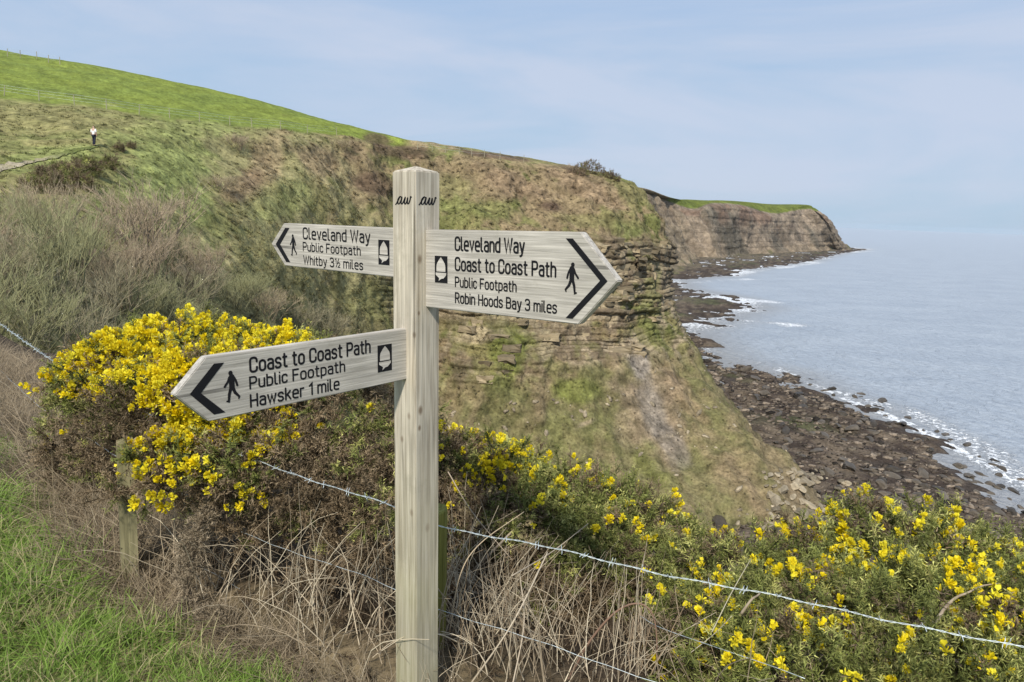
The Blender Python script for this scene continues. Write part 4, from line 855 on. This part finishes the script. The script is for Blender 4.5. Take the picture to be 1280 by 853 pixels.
def stalk(p, L, az, lean, curve, r0, c_, seg=7):
    t_ = np.linspace(0, 1, seg); a = lean + curve * t_; dx = np.cumsum(np.sin(a)) * L / seg; dz = np.cumsum(np.cos(a)) * L / seg
    wob = rng.normal(size=(seg, 3)).cumsum(0) * .012 * L
    Q = p + np.stack([dx * math.cos(az), dx * math.sin(az), dz], 1) + wob; v, f = tube(Q, np.linspace(r0, r0 * .35, seg), 4, False); bk.raw(v, f, np.tile(c_, (len(v), 1)))
for (n_, xr, dr, Lr, cr) in ((560, (-1.5, -.12), (-.28, .6), (.22, .62), 1.6), (260, (-.28, .42), (-.05, .6), (.2, .55), 1.2), (110, (.3, 1.0), (.1, .7), (.2, .5), 1.6), (60, (-4.2, -1.4), (-.5, .2), (.2, .45), 1.0)):
    for _ in range(n_):
        x = rng.uniform(*xr); seg = np.searchsorted(-FEN[:, 0], -x); a, b = FEN[seg - 1], FEN[seg]; t_ = (x - a[0]) / (b[0] - a[0]); y = a[1] + t_ * (b[1] - a[1]); e = (b - a) / np.linalg.norm(b - a); nrm_ = np.array([e[1], -e[0]]); o = rng.uniform(*dr)
        X, Y = x + nrm_[0] * o, y + nrm_[1] * o; Z = bank_z(np.array([X]), np.array([Y]))[0]
        g = rng.random(); g = g ** 1.6; c_ = (A(.60, .52, .375) * g + A(.24, .18, .115) * (1 - g)) * rng.uniform(.7, 1.2)
        stalk(np.array([X, Y, Z - .03]), rng.uniform(*Lr), rng.uniform(0, 6.28), rng.uniform(0, .6), rng.uniform(-.2, cr), rng.uniform(.0011, .0030), c_)
# arching hook of dead bramble right of the post
for _ in range(26):
    top = PX(rng.uniform(785, 818), rng.uniform(755, 775), rng.uniform(2.55, 2.75)); bt = PX(rng.uniform(775, 830), 860., rng.uniform(2.5, 2.7)); Q = smooth_path([bt, (top + bt) / 2 + rng.normal(size=3) * .02, top], 5); v, f = tube(Q, .002, 4, False); g = rng.random(); bk.raw(v, f, np.tile(A(.36, .28, .19) * (.5 + g * .7), (len(v), 1)))
for pts, r_, c_ in (([(700, 870, 2.45), (735, 805, 2.5), (770, 765, 2.5), (800, 755, 2.5), (818, 775, 2.48), (822, 830, 2.45)], .0055, A(.20, .125, .085)), ([(640, 720, 2.5), (690, 690, 2.9), (735, 655, 3.1)], .003, A(.4, .33, .24)), ([(585, 860, 2.35), (640, 780, 2.35), (680, 700, 2.6), (684, 690, 2.65)], .0035, A(.45, .38, .28)), ([(562, 790, 2.5), (575, 720, 2.5), (600, 680, 2.55), (655, 640, 2.7)], .003, A(.42, .33, .22)), ([(890, 790, 2.3), (915, 740, 2.4), (938, 700, 2.5)], .002, A(.4, .36, .26)), ([(845, 830, 2.4), (890, 795, 2.35), (915, 770, 2.3)], .002, A(.45, .4, .3)), ([(300, 760, 3.0), (340, 800, 2.7), (400, 830, 2.6)], .004, A(.4, .33, .24)), ([(560, 590, 3.1), (590, 640, 3.0), (640, 700, 2.9)], .003, A(.35, .28, .2)), ([(640, 860, 2.3), (655, 780, 2.4), (650, 720, 2.5)], .003, A(.42, .35, .26))):
    Q = smooth_path(PX(*np.array(pts, float).T), 8); v, f = tube(Q, np.linspace(r_, r_ * .5, len(Q)), 5); bk.raw(v, f, np.tile(c_, (len(v), 1)))
tag(bk.build('dead_stalks', M_twig), 'tangle of pale dead stalks and brambles around the signpost foot', 'dead stalks', kind='stuff')
# brown litter under the bushes
P, d = sample_bank(14000, -2.6, 2.6, 1.5, 5.2); m_ = (d > np.where(P[:, 0] < -.2, -.36, -.15)) & (d < 2.0); P = P[m_][:2000]; N = len(P); v_ = rng.uniform(.5, 1.2, N)[:, None]; bk = Bake()
bk.add(SPRIG[1], P, rng.normal(size=(N, 3)) + [0, 0, .5], rng.uniform(.6, 1.2, N), A(.06, .042, .026) * v_, A(.16, .115, .07) * v_)
tag(bk.build('dead_litter', M_leaf), 'brown spiny litter under the gorse', 'litter', kind='stuff')

# ------------------------------------------------------------------ bare shrubs in the hollow
def shrub_mesh(name, seed, H=2.4, spread=.55, nst=26, cols=(A(.19, .155, .105), A(.24, .20, .14))):
    r = random.Random(seed); S = []
    def grow(p, d, l, rad, lev):
        d = d / np.linalg.norm(d); q = p + d * l; S.append((p, q, rad, rad * .7, lev))
        if lev >= 4: return
        for k in range(3 if lev < 2 else 2 + (r.random() < .5)):
            nd = d + np.array([r.gauss(0, .33), r.gauss(0, .33), r.gauss(.12, .2)]); grow(p + d * l * r.uniform(.55, 1.0), nd, l * r.uniform(.55, .85), rad * .62, lev + 1)
    for k in range(nst):
        a = r.uniform(0, 6.28); sp_ = spread * r.random() ** .6; b = np.array([math.cos(a), math.sin(a), 0]) * H * .28 * r.random(); grow(b, np.array([math.cos(a) * sp_, math.sin(a) * sp_, 1.0]), H * r.uniform(.26, .4), .020, 0)
    p = np.array([s_[0] for s_ in S]); q = np.array([s_[1] for s_ in S]); r0 = np.array([s_[2] for s_ in S]); r1 = np.array([s_[3] for s_ in S]); lv = np.array([s_[4] for s_ in S])
    d = q - p; d /= np.linalg.norm(d, axis=1, keepdims=True); x = np.cross(d, np.random.default_rng(seed).normal(size=d.shape)); x /= np.linalg.norm(x, axis=1, keepdims=True); y = np.cross(d, x); V = []
    for j in range(3):
        a = j * 2.094; o = x * math.cos(a) + y * math.sin(a); V += [p + o * r0[:, None], q + o * r1[:, None]]
    V = np.stack(V, 1); n = len(S); F0 = np.array([(0, 2, 3), (0, 3, 1), (2, 4, 5), (2, 5, 3), (4, 0, 1), (4, 1, 5)]); F = (F0[None] + (np.arange(n) * 6)[:, None, None]).reshape(-1, 3)
    c = cols[0] * (1 - lv[:, None] / 4) * .75 + cols[1] * (lv[:, None] / 4); c = c * np.random.default_rng(seed).uniform(.7, 1.25, n)[:, None]
    return mesh_data(name, V.reshape(-1, 3), F, M_twig, np.repeat(c, 6, 0))
SHM = [shrub_mesh('bare_shrub_twigs', i, 2.4, .6, 20, cc) for i, cc in enumerate([(A(.30, .26, .17), A(.36, .32, .20)), (A(.29, .275, .15), A(.34, .335, .17)), (A(.36, .285, .195), A(.46, .365, .25)), (A(.34, .275, .18), A(.44, .355, .23))])]
spots = [  # px, base py, scale, mesh
 (-40, 420, 1.25, 1), (20, 440, 1.1, 1), (75, 450, 1.05, 0), (130, 455, 1.0, 1), (0, 385, 1.2, 0), (60, 395, 1.3, 1), (120, 405, 1.2, 0), (180, 415, 1.2, 1), (235, 425, 1.15, 1), (285, 432, 1.1, 0), (330, 438, 1.2, 1), (375, 440, 1.2, 0),
 (-30, 345, 1.2, 2), (30, 340, 1.25, 1), (85, 345, 1.3, 1), (140, 350, 1.4, 2), (190, 350, 1.5, 2), (240, 362, 1.5, 2), (290, 385, 1.6, 1), (335, 400, 1.6, 3), (375, 415, 1.7, 0), (415, 428, 1.7, 0), (10, 300, 1.1, 0), (60, 305, 1.2, 3), (110, 315, 1.3, 2), (172, 322, 2.1, 2), (215, 330, 1.7, 3), (255, 345, 1.4, 2), (310, 372, 1.5, 1), (450, 440, 1.6, 1), (230, 395, 1.4, 0), (150, 385, 1.3, 3)]
for i, (x, y, s_, k) in enumerate(spots):
    s0_ = s_
    p = hill_pt(x, y); o = link('bare_shrub', SHM[k]); o.location = p - np.array([0, 0, .1]); o.rotation_euler = (rng.normal() * .08, rng.normal() * .08, rng.uniform(0, 6.28)); s_ *= rng.uniform(.72, 1.3); o.scale = (s_ * 1.1, s_ * 1.1, s_ * rng.uniform(.8, 1.1) * .95)
    row = 'front' if y >= 420 else 'second' if y >= 370 else 'third' if y >= 330 else 'back'; rk_ = [z for z in spots if ('front' if z[1] >= 420 else 'second' if z[1] >= 370 else 'third' if z[1] >= 330 else 'back') == row]
    nth = ['first', 'second', 'third', 'fourth', 'fifth', 'sixth', 'seventh', 'eighth', 'ninth', 'tenth', 'eleventh', 'twelfth'][sorted(rk_).index((x, y, s0_, k))]
    tag(o, 'leafless ' + ['grey brown', 'olive', 'pale reddish brown', 'fawn'][k] + ' shrub, ' + nth + ' from the left in the ' + row + ' row of the thicket', 'shrub', 'bare shrubs in the thicket below the hillside')

# ------------------------------------------------------------------ bushes on the hillside and the cliff top
def hill_gorse(label, L, n, s_, live, name='gorse_bush'):
    bl = []
    for (x, y, r) in L:
        p = hill_pt(x, y); bl.append((p[0], p[1], p[2] + r * .35, r, live, .4))
    return gorse(name, label, bl, n, 0, s_, world=True)
hill_gorse('dark sprawling gorse bush below the walker on the hillside path', [(58, 232, .9), (85, 226, 1.0), (112, 216, .9), (70, 240, .9), (138, 208, .65), (100, 234, .8), (42, 240, .7)], 1700, 4.0, .45)
hill_gorse('small dark bush beside the grassy path above the big hillside gorse', [(150, 188, .45), (163, 185, .4)], 400, 2.2, .2, 'hillside_bush')
for (x, y, s_, k, lb) in ((299, 186, 1.0, 2, 'round leafless bush on the crest of the hillside'), (425, 188, .9, 3, 'small leafless bush under the cliff edge'), (715, 212, .7, 2, 'small twiggy bush on the cliff edge left of the skyline bush'), (275, 238, .9, 3, 'leafless bush halfway down the hillside')):
    for j in range(1):
        p = hill_pt(x, y); o = link('leafless_bush', SHM[k]); o.location = p - np.array([0, 0, .2]); o.scale = (s_ * 1.5, s_ * 1.5, s_ * 1.0); o.rotation_euler = (0, 0, x); tag(o, lb, 'bush')
# ---- rough grass on the slopes
hill_gorse('dark rounded bush on the skyline at the cliff corner', [(727, 216, 1.3), (738, 215, 1.75), (749, 219, 1.2)], 1300, 3.4, .15, 'clifftop_bush')
hill_gorse('small low bush on the cliff corner skyline, right of the rounded one', [(762, 222, .8), (770, 225, .7)], 450, 3.8, .15, 'clifftop_bush')
TUF = [blade_tuft(i + 40, 8, .46, .095, .5, .12, 1, 1.1) for i in range(4)]
okv = (CU > .85) & (CU < 9.2) & (RV > 2.05) & (RV < 8.2) & ((rock_zone * rk) < .35)
ii = np.argwhere(okv); pw = (np.linalg.norm(np.cross(np.gradient(HP2, axis=0), np.gradient(HP2, axis=1)), axis=-1))[okv]; q_ = pr[okv]; inn = (q_[:, 0] > -40) & (q_[:, 0] < 1050) & (q_[:, 1] < 690)
pw = pw * inn / np.maximum(HP2[okv][:, 1] / 60., .5) ** 1.0; pick = ii[rng.choice(len(ii), 26000, p=pw / pw.sum())]; ix = (pick[:, 0], pick[:, 1])
P = HP2[ix] + rng.normal(size=(len(pick), 3)) * [.15, .15, 0]; N = len(P); n_ = HN[ix]; n_ = n_ * np.sign(n_[:, 2:3] + 1e-9)
c_ = hc[ix] * rng.uniform(.75, 1.25, N)[:, None]; bk = Bake()
for q in range(4):
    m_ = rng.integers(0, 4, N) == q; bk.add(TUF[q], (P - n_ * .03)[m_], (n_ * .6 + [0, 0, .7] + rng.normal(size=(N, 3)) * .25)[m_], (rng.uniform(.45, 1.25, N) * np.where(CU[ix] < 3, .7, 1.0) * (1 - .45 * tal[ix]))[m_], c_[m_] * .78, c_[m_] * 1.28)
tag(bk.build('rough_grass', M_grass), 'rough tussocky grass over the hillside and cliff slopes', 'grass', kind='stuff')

# ------------------------------------------------------------------ sandstone blocks set in the cliff band
def block_mesh(seed):
    r = np.random.default_rng(seed); bm = bmesh.new(); bmesh.ops.create_cube(bm, size=1)
    bmesh.ops.subdivide_edges(bm, edges=bm.edges, cuts=1, use_grid_fill=True)
    for v in bm.verts: v.co += Vector(r.normal(size=3) * .07)
    m_ = bpy.data.meshes.new('sandstone_block'); bm.to_mesh(m_); bm.free(); m_.materials.append(M_block); return m_
BLK = [block_mesh(i) for i in range(6)]
bsp = []
for (x0, x1, y0, y1, n_) in ((742, 830, 298, 350, 30), (742, 825, 350, 400, 14), (560, 740, 402, 425, 8), (558, 640, 430, 480, 6), (770, 800, 425, 445, 3)):
    for _ in range(n_): bsp.append((rng.uniform(x0, x1), rng.uniform(y0, y1)))
for i, (x, y) in enumerate(bsp):
    ij = hill_at(x, y); p = HP2[ij]; nn = HN[ij].copy(); nn[2] = 0; nn /= np.linalg.norm(nn) + 1e-9
    if nn @ (CAM - p) < 0: nn = -nn
    o = link('sandstone_block', BLK[i % 6], hill); o.location = p - nn * rng.uniform(.55, .85); o.rotation_euler = (rng.normal() * .06, rng.normal() * .05, math.atan2(nn[1], nn[0]) + math.pi / 2 + rng.normal() * .15)
    o.scale = (rng.uniform(1.4, 4.0), rng.uniform(1.2, 1.8), rng.uniform(.5, 1.2))

def blobm(Q, x, y, rx, ry, ang):
    a = math.radians(ang); dx, dy = Q[:, 0] - x, Q[:, 1] - y; return np.exp(-(((dx * math.cos(a) + dy * math.sin(a)) / rx) ** 2 + ((-dx * math.sin(a) + dy * math.cos(a)) / ry) ** 2))
# ------------------------------------------------------------------ boulders on the foreshore
def rock_mesh(seed, slab):
    r = np.random.default_rng(seed); bm = bmesh.new(); bmesh.ops.create_icosphere(bm, subdivisions=2, radius=1)
    cuts = r.normal(size=(9, 3)); cuts /= np.linalg.norm(cuts, axis=1, keepdims=True); dd = r.uniform(.5, .85, 9)
    for v in bm.verts:
        c = np.array(v.co)
        for n__, d__ in zip(cuts, dd):
            k = c @ n__ - d__
            if k > 0: c = c - n__ * k
        v.co = Vector(c * np.array([1, 1, slab]) * (1 + r.normal() * .03))
    m_ = bpy.data.meshes.new('boulder'); bm.to_mesh(m_); bm.free(); m_.materials.append(M_boulder); return m_
RK = [rock_mesh(i, s_) for i, s_ in enumerate((.42, .5, .36, .6, .45, .55, .4, .7))]
M_rubble = rock_mat('rubble_stone', (.27, .225, .155), .9); RKP = []
for m_ in RK: q = m_.copy(); q.materials.clear(); q.materials.append(M_rubble); RKP.append(q)
cand = []
def add_rock(x, y, s_, lab): cand.append((x, y, s_, lab))
hand = [(745, 190), (870, 250), (900, 265), (850, 240), (935, 290), (1010, 337), (1020, 365), (1100, 405), (1130, 430), (1155, 425), (1185, 455), (1212, 430), (1150, 480), (1195, 505), (1240, 495), (1247, 540), (985, 345), (1075, 330), (1190, 385), (1217, 460), (830, 205), (780, 230), (730, 195), (690, 180), (655, 160), (1120, 345), (1060, 315), (890, 225), (960, 270), (1255, 475), (1270, 440), (905, 290), (830, 265)]
for (x, y) in hand:
    p = seap(700 + x / 2.207, 400 + y / 2.207); add_rock(p[0], p[1], rng.uniform(.6, 1.15), 1)
for _ in range(130):
    p = seap(rng.uniform(1000, 1300), rng.uniform(480, 680)); dd = sdf(p[None, :2])[0]
    if -13 < dd < -.5: add_rock(p[0], p[1], rng.gamma(2.5, .2) + .2, 1)
XYs = np.stack([rng.uniform(18, 96, 60000), 62 + 195 * rng.random(60000) ** 1.2], 1); ds = sdf(XYs); q = proj(np.concatenate([XYs, np.full((60000, 1), .5)], 1)); m_ = (ds > -1.5) & (ds < 48) & (q[:, 0] < 1600) & (q[:, 0] > 840) & (q[:, 1] < 860)
XYs = XYs[m_]; n_ = min(len(XYs), 8800); XYs = XYs[:n_]; sz_ = rng.gamma(1.6, .19, n_).clip(.14, 1.5)
qq = proj(np.concatenate([XYs, np.full((n_, 1), .5)], 1)); order = np.argsort(-sz_ / np.linalg.norm(XYs, axis=1) * ((qq[:, 0] < 1300) & (qq[:, 1] < 730))); used = []
for i in order:
    if len(cand) >= 300: break
    if all((XYs[i][0] - a) ** 2 + (XYs[i][1] - b) ** 2 > (1.1 * (sz_[i] + c)) ** 2 * .6 for a, b, c, _ in cand): add_rock(XYs[i][0], XYs[i][1], sz_[i], 0); used.append(i)
rest = np.setdiff1d(np.arange(n_), used)
def strike(y): return 1.35 + .25 * np.sin(y / 40.)
rub = {}
for _ in range(90):
    x, y = rng.uniform(955, 1062), rng.uniform(588, 668); p = seap(x, y, .8); hp_ = hill_pt(x, y); hq = proj(hp_)
    if (hq[0] - x) ** 2 + (hq[1] - y) ** 2 < 36: p = hp_; rub[(p[0], p[1])] = p[2]
    if y > 520 + (x - 900) * .55: add_rock(p[0], p[1], min(rng.gamma(2.2, .2) + .2, .95), 2)
CXY = np.array([(c[0], c[1]) for c in cand]); cz = beach_z(CXY)
for i, (x, y, s_, lab) in enumerate(cand):
    o = link('boulder', RK[i % 8]); o.location = (x, y, max(cz[i] + .05 * s_, -.02 if lab else -1)); o.scale = (s_ * rng.uniform(1.0, 2.3), s_ * rng.uniform(.65, 1.05), s_ * rng.uniform(.7, 1.2)); o.rotation_euler = (rng.normal() * .12 - .12, rng.normal() * .12, strike(y) + rng.normal() * .35)
    if lab == 2: o.data = RKP[i % 8]; o.location.z = rub.get((x, y), o.location.z + .2) + .05; tag(o, 'pale sandstone boulder in the rockfall at the foot of the cliff slope', 'boulder', 'boulders of the rockfall')
    elif lab: tag(o, 'dark wet boulder standing in the shallow water off the shore', 'boulder', 'boulders in the shallows')
    else: tag(o, 'brown slab like boulder on the rocky foreshore', 'boulder', 'boulders on the foreshore')
bk = Bake(); RP = []
for m_ in RK: RP.append((np.array([v.co[:] for v in m_.vertices]), np.array([p.vertices[:] for p in m_.polygons]), np.zeros(len(m_.vertices))))
R_ = XYs[rest]; rz = beach_z(R_); N = len(R_)
LOW = []
for sd_ in range(4):
    bm = bmesh.new(); bmesh.ops.create_icosphere(bm, subdivisions=1, radius=1); r2 = np.random.default_rng(sd_ + 70)
    V = np.array([v.co[:] for v in bm.verts]) * np.array([1.5, .8, .45]) * r2.uniform(.75, 1.15, (len(bm.verts), 1)); F = np.array([[v.index for v in f.verts] for f in bm.faces]); bm.free(); LOW.append((V, F, np.zeros(len(V))))
bc_ = (A(.078, .060, .046) * (rng.random(N) < .7)[:, None] + A(.11, .09, .066) * (rng.random(N) < .45)[:, None] + A(.034, .029, .024)) * rng.uniform(.6, 1.2, N)[:, None]
for q in range(4):
    m_ = rng.integers(0, 4, N) == q; bk.add(LOW[q], np.stack([R_[:, 0], R_[:, 1], rz + .1], 1)[m_], (np.tile([-.1, -.15, 1.], (N, 1)) + rng.normal(size=(N, 3)) * .15)[m_], (sz_[rest] * .95)[m_], bc_[m_], spin=(rng.normal(size=N) * .35 + 1.5)[m_])
tag(bk.build('beach_stones', M_beach), 'countless smaller stones of the dark rocky foreshore', 'stones', kind='stuff')

ts = np.argwhere((tal > .6) & (CU > 4.6) & (CU < 9.2) & (RV < 8.2)); ts = ts[rng.choice(len(ts), 900)]; q = (ts[:, 0], ts[:, 1]); bk = Bake(); N = len(ts); cv = rng.uniform(.6, 1.2, N)[:, None]
keep = (sstep(-.1, .5, n_brk[q]) + blobm(pr[q], 812, 500, 45, 90, -20) * 1.5 + sstep(7.4, 8.1, RV[q]) * 1.2) > rng.random(N) * 1.4
for k in range(4):
    m_ = (rng.integers(0, 4, N) == k) & keep; bk.add(LOW[k], HP2[q][m_], HN[q][m_] * np.sign(HN[q][m_][:, 2:3]), rng.gamma(1.6, .11, m_.sum()).clip(.07, .55), (A(.30, .25, .175) * cv)[m_])
tag(bk.build('loose_stones', M_beach), 'loose pale stones strewn over the cliff debris slope', 'stones', kind='stuff')

# ------------------------------------------------------------------ hillside path, fences and walker
PATH = [(-40, 222), (0, 211), (30, 204), (60, 197), (90, 190), (122, 184)]
pp_ = smooth_path([hill_pt(*p) for p in PATH], 10); tt = np.gradient(pp_, axis=0); sd2 = np.stack([-tt[:, 1], tt[:, 0], tt[:, 0] * 0], 1); sd2 /= np.linalg.norm(sd2, axis=1, keepdims=True)
wd_ = np.linspace(.9, .45, len(pp_))[:, None]; V = np.stack([pp_ - sd2 * wd_, pp_ - sd2 * wd_ * .3, pp_ + sd2 * wd_ * .3, pp_ + sd2 * wd_], 1); V = np.array([[hill_pt(*proj(v)) for v in row] for row in V]); V[..., 2] += .07
pc = mixc_(A(.36, .31, .22), A(.14, .16, .05), sstep(.35, .8, np.linspace(0, 1, len(pp_)))[:, None].repeat(4, 1)); tag(meshobj('path', V.reshape(-1, 3), grid_faces(len(pp_), 4), M_hill, pc.reshape(-1, 3), True), kind='structure')
for i in range(2, 30, 5):
    bm = bmesh.new(); bmesh.ops.create_cube(bm, size=1); o = bm_obj('step_board', bm, M_opost, bpy.data.objects['path']); o.location = pp_[i] + np.array([0, 0, .05]); o.scale = (1.3, .12, .2); o.rotation_euler = (0, 0, math.atan2(sd2[i][1], sd2[i][0]))
def field_fence(label, L, hgt, wires=True, r_=.05):
    pts = [hill_pt(*p) for p in L]; root = empty('field_fence', pts[0]); tag(root, label, 'fence')
    bm0 = bmesh.new(); bmesh.ops.create_cone(bm0, segments=6, radius1=1, radius2=.85, depth=1, cap_ends=True); m0 = bpy.data.meshes.new('fence_post'); bm0.to_mesh(m0); bm0.free(); m0.materials.append(M_opost)
    for i, p in enumerate(pts):
        o = link('fence_post', m0, root); o.location = p - pts[0] + np.array([0, 0, hgt / 2 - .1]); o.scale = (r_, r_, hgt + .1); o.rotation_euler = (rng.normal() * .04, rng.normal() * .04, 0)
    if wires:
        for z_ in (.45, .75, 1.0):
            v, f = tube(np.array(pts) - pts[0] + np.array([0, 0, z_ * hgt * .95]), .008, 4); meshobj('fence_wire', v, f, M_wire, None, False, root)
    return root
field_fence('post and wire fence along the lower edge of the bright green field', [(-30, 115), (4, 121), (50, 125), (92, 131), (133, 136), (175, 142), (213, 148), (250, 152), (287, 157), (315, 159), (350, 162), (385, 166), (420, 169)], 1.2)
field_fence('line of tiny fence posts along the green hill skyline at far left', [(12, 69), (28, 71), (45, 74), (60, 77), (75, 80)], 1.3, True, .06)
field_fence('clifftop fence posts standing on the brown cliff edge skyline', [(522, 187), (540, 189), (557, 191), (575, 193), (590, 195), (605, 196), (625, 199), (655, 203)], 1.3, True, .05)
# walker
def skin(name, verts, edges, rad, mat, parent, sub=2):
    m_ = bpy.data.meshes.new(name); m_.from_pydata(verts, edges, []); m_.materials.append(mat); o = link(name, m_, parent)
    md = o.modifiers.new('skin', 'SKIN'); 
    for i, r in enumerate(rad): m_.skin_vertices[0].data[i].radius = (r, r) if not isinstance(r, tuple) else r
    m_.skin_vertices[0].data[0].use_root = True
    s_ = o.modifiers.new('sub', 'SUBSURF'); s_.levels = sub; s_.render_levels = sub; m_.polygons.foreach_set('use_smooth', np.ones(len(m_.polygons), bool)); md.use_smooth_shade = True; return o
wp = hill_pt(118, 183.5); person = empty('person', wp + np.array([0, 0, .05]), math.radians(170)); tag(person, 'walker in a white top and dark trousers standing on the hillside path', 'person')
M_skin = plain('skin', (.50, .33, .25)); M_white = plain('white_cotton', (.78, .77, .76)); M_navy = plain('navy_cloth', (.018, .020, .035)); M_hair = plain('hair', (.16, .11, .06)); M_shoe = plain('shoe', (.03, .028, .025))
JV = [(0, 0, .95), (0, .01, 1.15), (0, .01, 1.38), (0, .0, 1.50), (0, -.01, 1.60), (0, -.01, 1.68), (.19, .01, 1.40), (.24, .02, 1.14), (.25, -.05, .90), (.255, -.07, .82), (-.19, .01, 1.40), (-.25, .04, 1.14), (-.24, -.02, .90), (-.24, -.04, .82), (.095, 0, .88), (.10, -.05, .50), (.10, .03, .09), (.10, -.10, .045), (-.095, 0, .88), (-.10, .05, .50), (-.11, .12, .10), (-.11, .0, .045)]
JE = [(0, 1), (1, 2), (2, 3), (3, 4), (4, 5), (2, 6), (6, 7), (7, 8), (8, 9), (2, 10), (10, 11), (11, 12), (12, 13), (0, 14), (14, 15), (15, 16), (16, 17), (0, 18), (18, 19), (19, 20), (20, 21)]
JR = [(.15, .11), (.14, .10), (.15, .10), .055, .085, .075, .06, .048, .038, .035, .06, .048, .038, .035, .085, .06, .042, .038, .085, .06, .042, .038]
skin('body', JV, JE, JR, M_skin, person)
sub = lambda ids, grow: ([JV[i] for i in ids], [(ids.index(a), ids.index(b)) for a, b in JE if a in ids and b in ids], [tuple(x + grow for x in JR[i]) if isinstance(JR[i], tuple) else JR[i] + grow for i in ids])
skin('shirt', *sub([1, 2, 6, 7, 10, 11, 0], .018), M_white, person); skin('trousers', *sub([0, 14, 15, 16, 18, 19, 20], .02), M_navy, person)
for i in (16, 20):
    a, b = JV[i], JV[i + 1]; skin('shoe', [(a[0], a[1] + .02, .05), (b[0], b[1] - .05, .04)], [(0, 1)], [.055, .045], M_shoe, person)
skin('hair', [(0, .02, 1.66), (0, 0, 1.70)], [(0, 1)], [.088, .075], M_hair, person)

# ------------------------------------------------------------------ sea air
bm = bmesh.new(); bmesh.ops.create_cube(bm, size=1); t = NT('sea_haze'); t.t.nodes.remove(t.b); pv = t.n('VolumePrincipled'); pv.inputs['Color'].default_value = (.74, .87, 1, 1); pv.inputs['Density'].default_value = .000018; pv.inputs['Anisotropy'].default_value = -.1; t.l(pv.outputs[0], t.o.inputs['Volume'])
hz = bm_obj('haze', bm, t.m); hz.scale = (46000, 46000, 130); hz.location = (0, 0, 50); tag(hz, kind='stuff')
